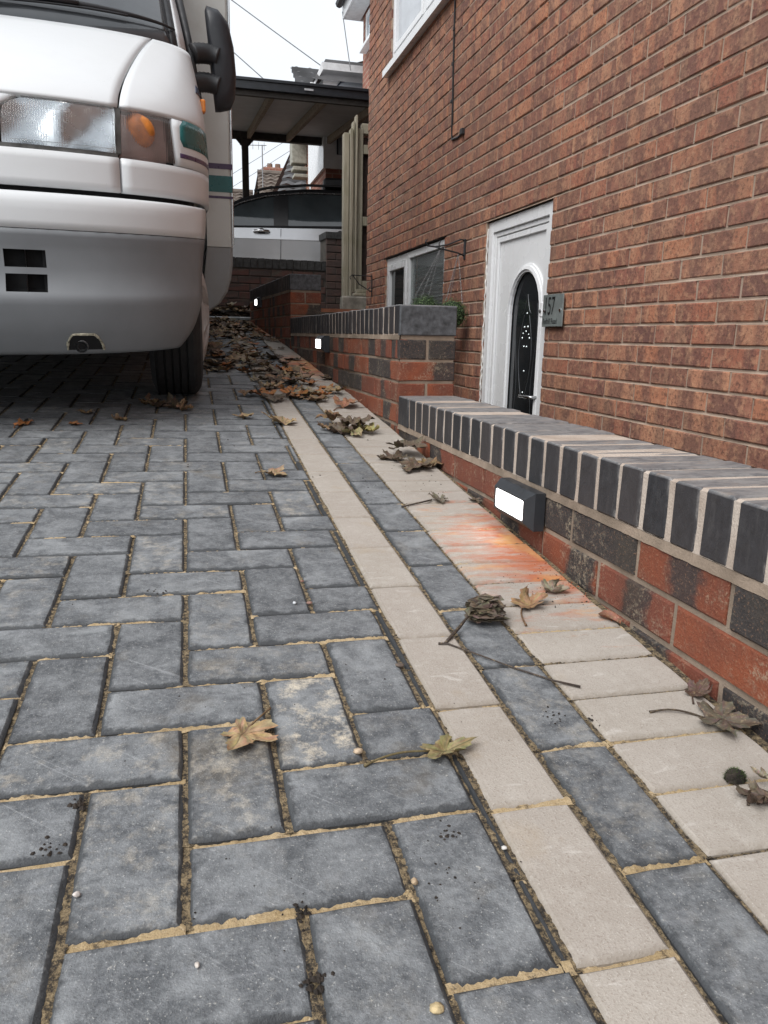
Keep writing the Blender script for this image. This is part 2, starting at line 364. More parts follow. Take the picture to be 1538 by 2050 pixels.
def build_drive():
    global DRV
    m = MB(); ys = [-.8] + [i*.05 for i in range(-15, 60)] + [3+i*.4 for i in range(12)] + [7.66]; xs = [-3.6, -1.5, -.6] + [-.5+i*.05 for i in range(24)] + [.728]
    nx = len(xs)
    m.add([(x, y, dz(x, y)-.0085+random.uniform(-.0012, .0012)) for y in ys for x in xs], [(j*nx+i, j*nx+i+1, (j+1)*nx+i+1, (j+1)*nx+i) for j in range(len(ys)-1) for i in range(nx-1)])
    DRV = tag(m.build('driveway', GR), kind='structure')
    pieces = []           # (area, kind, x0, x1, y0, y1)
    PX, PY, X0, Y0 = .1055, .1031, -.0225, .5945
    for i in range(-34, 5):
        for j in range(-13, 69):
            d = (i-j) % 4; x0 = X0+PX*i; y0 = Y0+PY*j
            if d == 0: q = [x0, x0+2*PX, y0, y0+PY]
            elif d == 3: q = [x0, x0+PX, y0, y0+2*PY]
            else: continue
            lim = strip_x((q[2]+q[3])/2)
            if q[0] > lim-.005 or q[2] > 7.58 or q[3] < -.7: continue
            q[1] = min(q[1], lim); q[3] = min(q[3], 7.6)
            if q[1]-q[0] < .005: continue
            pieces.append(['charcoal_paver', *q])
    P = .2039
    k = -6
    while True:
        y0 = .4882+k*P
        if y0 > 7.5: break
        s = strip_x(y0+.1); pieces.append(['buff_border_paver', s, s+.1, y0, y0+P]); k += 1
    k = -6
    while True:
        y0 = .5836+k*P
        if y0 > 7.45: break
        s = strip_x(y0+.1)+.1005; pieces.append(['charcoal_border_paver', s, s+.1, y0, y0+P])
        for h in (0, 1):
            s2 = s+.1005; pieces.append(['buff_soldier_paver', s2, min(s2+.2045, .722), y0+h*P/2, y0+(h+1)*P/2])
        k += 1
    pieces = [(screen_area([(q[1],q[3],dz(q[1],q[3])),(q[2],q[3],dz(q[2],q[3])),(q[2],q[4],dz(q[2],q[4])),(q[1],q[4],dz(q[1],q[4]))]), q) for q in pieces]
    pieces.sort(key=lambda t: -t[0])
    cnt = {}; rest = {'charcoal_paver': MB()}
    sand = MB(); grit = MB()
    for area, (kind, x0, x1, y0, y1) in pieces:
        near = area > 9000; mid = area > 400
        g = .0026
        a0, a1, b0, b1 = x0+g*random.uniform(.7,1.3), x1-g*random.uniform(.7,1.3), y0+g*random.uniform(.7,1.3), y1-g*random.uniform(.7,1.3)
        sliver = x1-x0 < .02
        if sliver: a0, a1 = x0+.0016, x1-.0016
        if a1-a0 < .002: continue
        ch = min(.0045, (a1-a0)*.25); dp = .0042
        tx, ty, hz = random.gauss(0, .004), random.gauss(0, .004), random.gauss(0, .0006)-(.0028 if sliver else 0)
        cx, cy = (a0+a1)/2, (b0+b1)/2
        def outline(ins, jit, nseg):
            c = [(a0+ins, b0+ins), (a1-ins, b0+ins), (a1-ins, b1-ins), (a0+ins, b1-ins)]; o = []
            for k in range(4):
                p, q = c[k], c[(k+1) % 4]
                for t in range(nseg):
                    f = t/nseg; x = p[0]+(q[0]-p[0])*f; y = p[1]+(q[1]-p[1])*f
                    if t == 0 and nseg > 1: x += (cx-x)*.012; y += (cy-y)*.012
                    o.append((x+random.uniform(-jit, jit), y+random.uniform(-jit, jit)))
            return o
        ns = 3 if near else 1; n = 4*ns; jt = .0007 if near else .0004
        top = outline(ch, jt, ns); mid_ = outline(0, jt*.8, ns)
        H = lambda x, y: dz(x, y)+hz+tx*(x-cx)+ty*(y-cy)
        inn = [(cx+(x-cx)*max(.3, 1-.018/max(.001, a1-a0)), cy+(y-cy)*max(.3, 1-.018/(b1-b0))) for x, y in top]
        vs = [(x, y, H(x, y)) for x, y in top] + [(x, y, H(x, y)-dp) for x, y in mid_] + [(x, y, H(x, y)-.022) for x, y in mid_] + [(x, y, H(x, y)+.0002) for x, y in inn]
        r = random.random(); sd = random.random()**3*.45
        if kind == 'charcoal_paver' and abs(cx-.137) < .02 and abs(cy-.905) < .06: sd = 1.
        A = [(r, sd, .42, 1)]*n + [(r, sd, 1., 1)]*(2*n) + [(r, sd, 0., 1)]*n
        if sliver: A = [(r, 0, 1., 1)]*(4*n)
        fs = [tuple(range(3*n, 4*n))] + [(3*n+i, i, (i+1) % n, 3*n+(i+1) % n) for i in range(n)] + [(i, n+i, n+(i+1) % n, (i+1) % n) for i in range(n)] + [(n+i, 2*n+i, 2*n+(i+1) % n, n+(i+1) % n) for i in range(n)]
        fs = [f if k == 0 else f for k, f in enumerate(fs)]
        mat = PV if 'charcoal' in kind else BF
        if kind == 'charcoal_paver' and cnt.get(kind, 0) >= 300: rest[kind].add(vs, fs, 0, A)
        else:
            cnt[kind] = cnt.get(kind, 0)+1; mm = MB(); mm.add(vs, fs, 0, A); mm.build(kind, mat, DRV, fix=False)
        # joint sand along the cross joint in front of this piece, patchy; grit along the long joint
        if mid or area == 0:
            def fill(m, p, q, lo, hi):
                """joint filling: a strip whose sides run under the chamfers, so its level sets its ragged width"""
                L = math.dist(p, q); n = max(2, int(L/(.0035 if area > 4000 else (.009 if area > 1500 else .03))))
                ph = random.uniform(0, 99); wk = random.gauss(0, .3); vs = []; px, py = -(q[1]-p[1])/L, (q[0]-p[0])/L
                for t in range(n+1):
                    f = t/n; x = p[0]+(q[0]-p[0])*f; y = p[1]+(q[1]-p[1])*f
                    wk = wk*.88+random.gauss(0, .16); s_ = min(1.15, max(0, .55+.3*math.sin(ph+f*L*19)+wk))
                    for e in (-.0075, -.0035, 0, .0035, .0075):
                        xx, yy = x+px*(e+random.uniform(-.0008, .0008)), y+py*(e+random.uniform(-.0008, .0008))
                        vs.append((xx, yy, dz(xx, yy)+lo+(hi-lo)*s_+random.uniform(-.0009, .0009)-(.0004 if abs(e) > .005 else 0)))
                m.add(vs, [(t*5+e, t*5+e+1, (t+1)*5+e+1, (t+1)*5+e) for t in range(n) for e in range(4)])
            if kind == 'buff_soldier_paver': fill(sand if random.random() < .45 else grit, (x0, y0), (x1, y0), -.0054, -.0030)
            else: fill(sand, (x0, y0), (x1, y0), -.0066, -.0027)
            fill(grit, (x0, y0), (x0, y1), -.0060, -.0034)
    tag(rest['charcoal_paver'].build('paving_beyond', PV, DRV, fix=False), kind='stuff')
    tag(sand.build('joint_sand', SA, DRV, smooth=True), kind='stuff'); tag(grit.build('joint_grit', GR, DRV, smooth=True), kind='stuff')
build_drive()

# ================================================================ brick laying
def lay(frame, L, H, depth, ch=.003, jit=.0012, u_flip=False):
    """front-chamfered brick: frame(a, b, c) -> world; returns verts, faces, per-vertex (u, v)"""
    o = []; uv = []
    for (ins, c) in ((ch, 0.), (0., -ch), (0., -depth)):
        for (sa, sb) in ((0,0),(1,0),(1,1),(0,1)):
            a = ins if sa == 0 else L-ins; b = ins if sb == 0 else H-ins
            j = jit if c > -depth else 0
            o.append(frame(a+random.uniform(-j, j), b+random.uniform(-j, j), c+random.uniform(-j, j)*.6)); uv.append((a/L, b/H))
    fs = [(0,1,2,3)] + [(i, 4+i, 4+(i+1) % 4, (i+1) % 4) for i in range(4)] + [(4+i, 8+i, 8+(i+1) % 4, 4+(i+1) % 4) for i in range(4)]
    p = [Vector(x) for x in o]
    n = (p[1]-p[0]).cross(p[2]-p[0]); out = Vector(frame(0, 0, 1))-Vector(frame(0, 0, 0))
    if n.dot(out) < 0: fs = [f[::-1] for f in fs]
    return o, fs, uv

# ================================================================ the house
HX = 1.711; HY0, HY1, HZ0, HZ1 = -2.6, 7.57, -1.5, 3.66
house = empty('brick_house', (HX, 4, -1.46)); HOFF = Vector((HX, 4, -1.46))
tag(house, 'red-brown rustic brick house with white arched-glass front door numbered 157', 'house')
def hb(m, name, mats, **k):
    m.v = [tuple(Vector(p)-HOFF) for p in m.v]; return m.build(name, mats, house, **k)
OPEN = [(3.548, 4.409, -1.46, .655), (5.168, 6.812, -.36, .665), (4.2, 6.76, 2.17, 3.36)]
def build_house_bricks():
    items = []; k = -43
    while True:
        zt = .4356 - .075*k - .005; zb = zt-.065
        k += 1
        if zt > HZ1: continue
        if zb < HZ0: break
        off = (2.715 if (k-1) % 2 == 0 else 2.610)
        n0 = math.floor((HY0-off)/.225); y = off+.225*n0
        while y < HY1:
            a, c = y+.005, y+.22
            for (o0, o1, p0, p1) in OPEN:
                if p0-.01 < zb and zt < p1+.03:
                    if o0-.0 < a and c < o1: a = c = None; break
                    if a < o0 < c: c = o0
                    elif a < o1 < c: a = o1
            y += .225
            if a is None: continue
            a = max(a, HY0); c = min(c, HY1)
            if c-a < .02: continue
            items.append((screen_area([(HX,a,zb),(HX,c,zb),(HX,c,zt),(HX,a,zt)]), a, c, zb, zt))
    items.sort(key=lambda t: -t[0]); rest = MB()
    for n, (ar, a, c, zb, zt) in enumerate(items):
        pr = random.gauss(0, .0012)
        vs, fs, uv = lay(lambda p, q, d: (HX+.0-d+pr-.001, a+p, zb+q), c-a, zt-zb, .03, .0035, .0018)
        r = random.random(); A = [(r, u, v, 1) for u, v in uv]
        if n < 300: mm = MB(); mm.add(vs, fs, 0, A); hb(mm, 'brick', HB, fix=False)
        else: rest.add(vs, fs, 0, A)
    tag(hb(rest, 'brickwork', HB, fix=False), kind='stuff')
    # weather-struck bed joints (set back under each brick) and a mortar core with the openings left out
    m = MB(); k = -43
    while True:
        zc = .4356 - .075*k; k += 1
        if zc > HZ1: continue
        if zc < HZ0: break
        segs = [(HY0, HY1)]
        for (o0, o1, p0, p1) in OPEN:
            if p0-.004 < zc < p1-.004: segs = [t for s in segs for t in ([(s[0], o0), (o1, s[1])] if s[0] < o0 and o1 < s[1] else [s])]
        for s0, s1 in segs:
            n = max(1, int((s1-s0)/.06)); vs = []
            for t in range(n+1):
                y = s0+(s1-s0)*t/n; j = random.uniform(-.002, .002)
                vs += [(HX+.010+j, y, zc+.0062), (HX+.0015+j*.8+random.uniform(-.001,.001), y, zc-.0058)]
            m.add(vs, [(2*t, 2*t+1, 2*t+3, 2*t+2) for t in range(n)])
    def slab(y0, y1, z0, z1): m.box((HX+.0042, y0, z0), (HX+.10, y1, z1))
    o1, o2, o3 = OPEN
    slab(HY0, o1[0], HZ0, o1[3]); slab(o1[1], o2[0], HZ0, o1[3]); slab(o2[1], HY1, HZ0, o1[3]); slab(o2[0]-.0, o2[1], HZ0, o2[2])
    slab(HY0, HY1, o2[3], o3[2]); slab(HY0, o3[0], o3[2], HZ1); slab(o3[1], HY1, o3[2], HZ1); slab(o3[0], o3[1], o3[3], HZ1)
    hb(m, 'mortar', HM, fix=False)
    # the other walls, plain brick skins
    b2 = m_far_brick('gable_brick', (.36,.15,.09), (.27,.115,.08), (.42,.31,.24))
    m = MB(); m.box((HX+.101, HY0, HZ0), (9.5, HY1-.001, HZ1)); core = hb(m, 'side_wall', b2)
    m = MB(); e = .35
    m.add([(HX-e, HY0-.3, HZ1-.02), (HX-e, HY1+.3, HZ1-.02), (5.6, HY1+.3, 6.0), (5.6, HY0-.3, 6.0), (9.5+e, HY0-.3, HZ1-.02), (9.5+e, HY1+.3, HZ1-.02)], [(0,3,2,1), (3,4,5,2), (0,1,5,4), (0,4,3), (1,2,5)])
    hb(m, 'roof', m_roof_tile('house_tiles', (.13,.10,.09)))
    m = MB(); m.box((HX-e-.02, HY0-.3, HZ1-.06), (HX-e+.01, HY1+.3, HZ1+.12)); m.box((HX-e+.011, HY0-.3, HZ1-.06), (HX-.001, HY1+.3, HZ1-.03)); hb(m, 'eaves_board', UPVC)
build_house_bricks()
def frame_ring(m, X0, X1, y0, y1, z0, z1, w, wb=None):
    """rectangular frame in the wall plane"""
    wb = w if wb is None else wb
    m.bbox((X0, y0, z0), (X1, y0+w, z1), .003); m.bbox((X0, y1-w, z0), (X1, y1, z1), .003)
    m.bbox((X0+.0012, y0+w, z1-w), (X1, y1-w, z1), .003)
    if wb: m.bbox((X0+.0012, y0+w, z0), (X1, y1-w, z0+wb), .003)
def build_door():
    y0, y1, z0, z1 = 3.548, 4.409, -1.42, .655
    m = MB(); frame_ring(m, HX+.018, HX+.075, y0+.004, y1-.004, z0, z1-.004, .062, 0)
    frame_ring(m, HX+.030, HX+.07, y0+.0665, y1-.0665, z0+.01, z1-.0665, .026, 0)
    fr = hb(m, 'door_frame', UPVC)
    m = MB()                                     # crumbly sealant bead along the brick reveal
    for yy in (y0+.002, y1-.002):
        pts = [(HX+.012+random.uniform(-.004, .004), yy+random.uniform(-.003, .003), z0+.02*i) for i in range(int((z1-z0)/.02))]
        m.tube(pts, [random.uniform(.003, .007) for _ in pts], 5)
    hb(m, 'sealant', plain('sealant', (.78,.76,.73), .7))
    a, b, c, d = y0+.094, y1-.094, z0+.03, z1-.094
    # leaf as an outer board with an arched opening
    gy0, gy1, gt, gb = 3.700, 4.068, .341, -1.05; gc = (gy0+gy1)/2; gr = (gy1-gy0)/2
    def arch(off, n=14):
        r = gr+off; s = gt-gr*1.15
        pts = [(gy0-off, gb-off)]
        for i in range(n+1):
            t = math.pi*(1-i/n); pts.append((gc+r*math.cos(t), s+(gr*1.15+off)*math.sin(t)))
        pts.append((gy1+off, gb-off)); return pts
    XL = HX+.048
    inner = arch(.012); m = MB(); n = len(inner)
    outer = []
    for (y, z) in inner:                         # matching points on the leaf's rectangle
        dy, dz_ = y-gc, z-(gt-gr)
        if z <= gb: outer.append((a if dy < 0 else b, c))
        elif abs(dy)/(b-gc) > dz_/(d-(gt-gr)): outer.append((a if dy < 0 else b, z if z < gt-gr*1.15+.001 else (gt-gr)+dz_/max(abs(dy), 1e-4)*((gc-a) if dy < 0 else (b-gc))))
        else: outer.append((gc+dy/max(dz_, 1e-4)*(d-(gt-gr)), d))
    vs = [(XL, y, z) for y, z in inner]+[(XL, y, z) for y, z in outer]
    m.add(vs, [(i, i+1, n+i+1, n+i) for i in range(n-1)]+[(n-1, 0, n, 2*n-1)])
    for cy, cz in ((a, d), (b, d)):              # close the two top corners
        ks = [i for i in range(n-1) if (outer[i][1] < d-1e-4) != (outer[i+1][1] < d-1e-4)]
        for i in ks:
            if (outer[i][0]+outer[i+1][0])/2 < gc and cy == a or (outer[i][0]+outer[i+1][0])/2 > gc and cy == b: m.add([(XL, *outer[i]), (XL, *outer[i+1]), (XL, cy, cz)], [(0, 1, 2)])
    m.box((XL+.0005, a, d), (XL+.04, b, d+.004))
    leaf = hb(m, 'door', UPVC)
    LO = HOFF
    def sub(m, nm, mt, par, **k):
        m.v = [tuple(Vector(p)-HOFF) for p in m.v]; return m.build(nm, mt, par, **k)
    m = MB(); frame_ring(m, XL-.014, XL-.0006, a+.0015, b-.0015, c, d-.0015, .03, 0); sub(m, 'edge_moulding', UPVC, leaf)
    m = MB()                                     # raised moulding round the glass
    for o0, o1, h in ((.004, .016, .014), (.016, .034, .022), (.034, .046, .010)):
        pa, pb = arch(o0), arch(o1); k = len(pa)
        m.add([(XL-h, y, z) for y, z in pa]+[(XL-h*.8, y, z) for y, z in pb]+[(XL, y, z) for y, z in pa]+[(XL, y, z) for y, z in pb],
              [(i, i+1, k+i+1, k+i) for i in range(k-1)]+[(i, 2*k+i, 2*k+i+1, i+1) for i in range(k-1)]+[(k+i, k+i+1, 3*k+i+1, 3*k+i) for i in range(k-1)])
    sub(m, 'glass_moulding', UPVC, leaf, smooth=False)
    m = MB(); pg = arch(.010); m.add([(XL+.006, y, z) for y, z in pg], [tuple(range(len(pg)))]); gl = sub(m, 'leaded_glass', DKGL, leaf)
    m = MB()                                     # lead lines and bevelled jewels in the glass
    for s in (-1, 1):
        m.tube([(XL+.005, gc+s*(.03+.05*math.sin(t*3.1)), -.30+.42*t) for t in [i/20 for i in range(21)]], .0022, 5)
        m.tube([(XL+.005, gc+s*(.115-.02*math.sin(t*6)), -.42+.6*t) for t in [i/20 for i in range(21)]], .0016, 5)
        m.tube([(XL+.005, gc+s*.055*(1-t), .13+.10*t*t) for t in [i/8 for i in range(9)]], .0016, 5)
    sub(m, 'leading', plain('lead_came', (.10,.105,.11), .4, .6), leaf)
    for (yy, zz, rr) in ((gc, .13, .011), (gc-.02, .06, .013), (gc+.022, .058, .012), (gc, .035, .012), (gc-.045, -.0, .013), (gc+.046, .0, .013), (gc-.016, -.045, .012), (gc+.018, -.045, .012), (gc, -.175, .012), (gc+.002, -.29, .011), (gc-.035, .02, .009), (gc+.036, .025, .009)):
        m = MB(); m.lathe([(XL+.0055, rr*.6), (XL+.002, rr*.4), (XL+.001, 0.0005)], 6, 'x', (0, yy, zz)); sub(m, 'bevel_jewel', plain('bevel_glass', (.30,.33,.34), .15, .5, var=.1) if 'bevel_glass' not in bpy.data.materials else bpy.data.materials['bevel_glass'], leaf)
    m = MB(); m.bbox((XL-.012, 3.655, -.42), (XL-.001, 3.685, -.20), .004); m.tube([(XL-.012, 3.67, -.30), (XL-.045, 3.67, -.30), (XL-.05, 3.68, -.30), (XL-.05, 3.80, -.302)], .009, 10)
    sub(m, 'door_handle', STEEL, leaf, smooth=True)
    m = MB(); m.box((XL+.06, y0, z0), (XL+.07, y1, z1)); hb(m, 'hallway', plain('dark_hall', (.03,.03,.03), .9))
build_door()
def build_windows():
    def sub(m, nm, mt, par, **k):
        m.v = [tuple(Vector(p)-HOFF) for p in m.v]; return m.build(nm, mt, par, **k)
    y0, y1, z0, z1 = 5.168, 6.812, -.36, .665; X = HX+.016
    m = MB(); frame_ring(m, X, X+.06, y0+.002, y1-.002, z0, z1-.012, .05)
    m.bbox((X+.001, 6.10, z0+.05), (X+.06, 6.165, z1-.062), .003); w = hb(m, 'kitchen_window', UPVC)
    m = MB(); frame_ring(m, X-.008, X+.05, 6.168, y1-.055, z0+.054, z1-.066, .052); c = sub(m, 'casement', UPVC, w)
    m = MB(); m.box((X+.02, 6.22, z0+.106), (X+.024, y1-.107, z1-.118)); sub(m, 'pane', DKGL2, w)
    m = MB(); m.box((X+.02, y0+.052, z0+.05), (X+.024, 6.10, z1-.062)); sub(m, 'pane', m_glass('clear_pane', (.75,.8,.8), .02, .9), w)
    sl = plain('blind_slat', (.30,.31,.32), .4); z = z1-.16
    while z > z0+.07:
        m = MB(); m.add([(X+.045, y0+.06, z), (X+.045, 6.09, z), (X+.066, 6.09, z+.013), (X+.066, y0+.06, z+.013)], [(0,1,2,3)]); sub(m, 'blind_slat', sl, w); z -= .027
    m = MB(); m.box((X+.075, y0+.01, z0), (X+.08, 6.1, z1)); sub(m, 'room_dark', plain('dark_room', (.02,.02,.022), .9), w)
    m = MB(); n = 40
    m.add([(HX-.004+random.uniform(-.002,.002), y0-.03+(y1-y0+.1)*i/n, z1-.001+random.uniform(-.003,.003)) for i in range(n+1)]+[(HX+.03, y0-.03+(y1-y0+.1)*i/n, z1-.006) for i in range(n+1)], [(i, i+1, n+2+i, n+1+i) for i in range(n)])
    sub(m, 'lintel', plain('lintel_steel', (.05,.045,.04), .8), w)
    y0, y1, z0, z1 = 4.2, 6.76, 2.17, 3.36
    m = MB(); frame_ring(m, X, X+.06, y0+.002, y1-.002, z0+.035, z1, .055)
    for ym in (5.0, 5.85): m.bbox((X+.001, ym-.035, z0+.09), (X+.06, ym+.035, z1-.056), .003)
    w = hb(m, 'bedroom_window', UPVC)
    for a, b in ((y0+.057, 4.965), (5.035, 5.815), (5.885, y1-.057)):
        m = MB(); frame_ring(m, X-.006, X+.05, a+.002, b-.002, z0+.092, z1-.058, .045); sub(m, 'casement', UPVC, w)
        m = MB(); m.box((X+.02, a+.046, z0+.136), (X+.024, b-.046, z1-.10)); sub(m, 'pane', plain('curtained_pane', (.55,.58,.62), .05, var=.1, sc=3), w)
    m = MB(); m.add([(HX-.055, y0-.03, 2.105), (HX-.055, y1+.06, 2.105), (HX-.055, y1+.06, 2.155), (HX-.055, y0-.03, 2.155), (HX+.05, y0-.03, 2.115), (HX+.05, y1+.06, 2.115), (HX+.05, y1+.06, 2.2), (HX+.05, y0-.03, 2.2)],
                  [(0,1,2,3), (4,7,6,5), (3,2,6,7), (0,4,5,1), (1,5,6,2), (0,3,7,4)]); sub(m, 'sill', UPVC, w)
build_windows()

# ---- things fixed to the house wall
m = MB(); m.tube([(HX-.007, 5.11, 2.09), (HX-.007, 5.105, 1.9), (HX-.007, 5.10, 1.7), (HX-.007, 5.085, 1.5), (HX-.007, 5.08, 1.28), (HX-.007, 5.07, 1.245), (HX-.007, 4.95, 1.235), (HX-.007, 4.87, 1.24)], .006, 6)
m.bbox((HX-.028, 4.835, 1.225), (HX-.002, 4.872, 1.262), .004)
for zz in (1.9, 1.7, 1.48): m.bbox((HX-.016, 5.088 if zz < 1.6 else 5.096, zz-.01), (HX-.001, 5.112, zz+.01), .002)
tag(m.build('cable', BLACK), 'thin black cable clipped down the brick wall below the upper window', 'cable')
sg = empty('house_sign', (HX-.015, 3.438, .132)); SO = Vector((HX-.015, 3.438, .132))
tag(sg, 'square glass house number plaque reading 157 Redhill Road', 'sign')
def sb(m, nm, mt, **k): m.v = [tuple(Vector(p)-SO) for p in m.v]; return m.build(nm, mt, sg, **k)
m = MB(); m.bbox((HX-.020, 3.333, .057), (HX-.014, 3.543, .207), .0015); sb(m, 'glass_plate', plain('smoked_glass', (.20,.225,.22), .1, var=.12, **{'Specular IOR Level': .7}))
for yy in (3.355, 3.52):
    m = MB(); m.lathe([(HX-.001, .009), (HX-.024, .009), (HX-.026, .006), (HX-.026, .0005)], 12, 'x', (0, yy, .132)); sb(m, 'standoff', CHROME, smooth=False)
INK = plain('black_lettering', (.006,.006,.007), .5, var=.05)
def text_part(s, y_left, z, h, w, par, off, nm, x):
    cu = bpy.data.curves.new('lettering', 'FONT'); cu.body = s; cu.size = 1; to = bpy.data.objects.new('lettering', cu); COL.objects.link(to)
    bpy.context.view_layer.update(); me0 = to.to_mesh(); vs = np.array([v.co[:] for v in me0.vertices]); fs = [tuple(p.vertices) for p in me0.polygons]
    to.to_mesh_clear(); bpy.data.objects.remove(to); bpy.data.curves.remove(cu)
    mn, mx_ = vs.min(0), vs.max(0); q = (vs-mn)/np.maximum(mx_-mn, 1e-6)
    mm = MB(); mm.add([tuple(Vector((x, y_left-a*w, z+b*h))-off) for a, b, _ in q], fs); return mm.build(nm, INK, par, fix=False)
text_part('157', 3.512, .112, .083, .098, sg, SO, 'number', HX-.0212)
text_part('Redhill Road', 3.535, .070, .026, .150, sg, SO, 'street_name', HX-.0212)
bl = empty('doorbell', (HX-.01, 3.572, .14)); BO = Vector((HX-.01, 3.572, .14)); tag(bl, 'small white doorbell push on the door frame beside the number plaque', 'doorbell')
m = MB(); m.bbox((HX-.018, 3.556, .102), (HX+.0175, 3.588, .178), .006); m.v = [tuple(Vector(p)-BO) for p in m.v]; m.build('case', UPVC, bl)
m = MB(); m.lathe([(HX-.018, .010), (HX-.022, .009), (HX-.0225, .0005)], 14, 'x', (0, 3.572, .132)); m.v = [tuple(Vector(p)-BO) for p in m.v]; m.build('push_button', STEEL, bl)
# ================================================================ stepped garden walls
def garden_wall(name, label, p0, p1, ztop, zbot, first_joint, perp=None, special=None, end_near=True, thick=.215):
    """wall whose drive-side face runs p0 -> p1 (plan); brick-on-edge coping on top"""
    p0 = Vector((*p0, 0)); p1 = Vector((*p1, 0)); d = (p1-p0).normalized(); n = Vector((-d.y, d.x, 0))  # n points to the drive
    if n.x > 0: n = -n
    L = (p1-p0).length
    root = empty(name, (p0.x, p0.y, zbot)); O = Vector((p0.x, p0.y, zbot)); tag(root, label, 'garden wall', 'stepped garden walls beside the drive')
    def bd(m, nm, mt, **k): m.v = [tuple(Vector(q)-O) for q in m.v]; return m.build(nm, mt, root, **k)
    W = lambda a, b, c: p0 + d*a + n*c + Vector((0, 0, b))          # along, height, out towards drive
    CH = .1025
    # coping bricks on edge
    a = first_joint
    while a > -.01: a -= .075
    k = 0
    while a < L-.02:
        s0, s1 = max(a+.0066+random.uniform(-.0012,.0012), .0 if end_near else -1), min(a+.0684+random.uniform(-.0012,.0012), L-.002); a += .075
        if s1-s0 < .02: continue
        w = s1-s0; jo = abs(random.gauss(0, .0009)); jt = random.gauss(0, .001); c = .004
        vs = []; A = []; r = random.random()
        for (x0, x1, y0, y1, z0, z1) in ((s0, s1, -thick+.0, .0, ztop-CH, ztop),):
            z0 += jt; z1 += jt; y1 += jo
            for (X, Y, Z, e, t) in ((x0+c,y1,z0+c,0,0),(x1-c,y1,z0+c,0,0),(x1-c,y1,z1-c,0,0),(x0+c,y1,z1-c,0,0),      # front
                                    (x0+c,y0,z1,0,1),(x1-c,y0,z1,0,1),(x1-c,y1-c,z1,0,1),(x0+c,y1-c,z1,0,1),      # top
                                    (x0,y1-c,z0+c,1,0),(x1,y1-c,z0+c,1,0),(x1,y1-c,z1-c,1,.3),(x0,y1-c,z1-c,1,.3),  # sides at front
                                    (x0,y0,z0+c,1,0),(x1,y0,z0+c,1,0),(x1,y0,z1-c,1,.3),(x0,y0,z1-c,1,.3),
                                    (x0+c,y1-c,z0,1,0),(x1-c,y1-c,z0,1,0)):
                j = random.uniform(-.0008, .0008); vs.append(W(X+j, Z+j, Y+j)); A.append((r, e, t, 1))
        fs = [(0,1,2,3),(4,5,6,7),(3,2,6,7),(8,0,3,11),(1,9,10,2),(11,3,7),(2,10,6),(11,7,4,15),(6,10,14,5),(8,11,15,12),(9,13,14,10),(8,16,0),(16,17,1,0),(17,9,1),(12,15,4,5,14,13)]
        mm = MB(); mm.add(vs, fs, 0, A); bd(mm, 'coping_brick', CB); k += 1
    # mortar: coping joints (slightly proud and ragged on the face), bed, and core
    m = MB(); na = int(L/.0125)
    vs = []
    for i in range(na+1):
        a_ = .006+(L-.006)*i/na; j = random.uniform(-.0016, .0016)
        vs += [W(a_, ztop-CH+.001, -.0022+j*.5), W(a_, ztop-CH*.6, -.0022+random.uniform(-.0008,.0008)), W(a_, ztop-.0045, -.0022+j*.5), W(a_, ztop-.0012+random.uniform(-.0006,.0004), -.008), W(a_, ztop-.0012+random.uniform(-.0006,.0004), -thick+.004)]
    m.add(vs, [(5*i+e, 5*i+e+1, 5*i+e+6, 5*i+e+5) for i in range(na) for e in range(4)])
    bd(m, 'coping_mortar', CM, smooth=False); m = MB()
    for (h0, h1, c0, c1) in ((zbot, ztop-CH-.002, -thick+.005, -.006), (ztop-CH-.0025, ztop-.010, -thick+.005, -.014)):
        q = [W(.007, h0, c0), W(L, h0, c0), W(L, h0, c1), W(.007, h0, c1), W(.007, h1, c0), W(L, h1, c0), W(L, h1, c1), W(.007, h1, c1)]
        m.add(q, [(0,3,2,1),(4,5,6,7),(0,1,5,4),(1,2,6,5),(2,3,7,6),(3,0,4,7)])
    # sloping bed joint under the coping
    vs = []
    for i in range(na+1):
        a_ = L*i/na; vs += [W(a_, ztop-CH+.001, -.001+random.uniform(-.001,.001)), W(a_, ztop-CH-.0165, .0005+random.uniform(-.0012,.0012))]
    m.add(vs, [(2*i, 2*i+1, 2*i+3, 2*i+2) for i in range(na)])
    bd(m, 'mortar', WM, smooth=False)
    # courses
    z = ztop-CH-.016; row = 0; BH = .068; PIT = .0775
    while z-BH > zbot-.01:
        off = (perp[row % 2] if perp else (.1025+.005 if row % 2 == 0 else .215+.005))
        a = off
        while a > 0: a -= .2365
        while a < L:
            s0, s1 = max(a+.0055, 0), min(a+.231, L); a += .2365
            if s1-s0 < .03: continue
            zb = z-BH; pr = random.gauss(0, .0012)
            vs, fs, uv = lay(lambda u, v, c: W(s0+u, zb+v, c-.0015+pr), s1-s0, BH, .03, .0035, .0015)
            r = random.random(); t = random.random()
            B = (0, .5, 1) if t < .2 else ((.5, 1.2, 1) if t < .42 else ((-.3, 1.3, 1) if t < .56 else ((.3, .62, .9) if t < .7 else (.0, .0, 0))))
            if special:
                sp = special.get((row, int(round((s0+s1)/2/.2365*2))))
                if sp: B = sp
            mm = MB(); mm.add(vs, fs, 0, [(r, u, v, 1) for u, v in uv], (*B, 1)); bd(mm, 'brick', WB, fix=False)
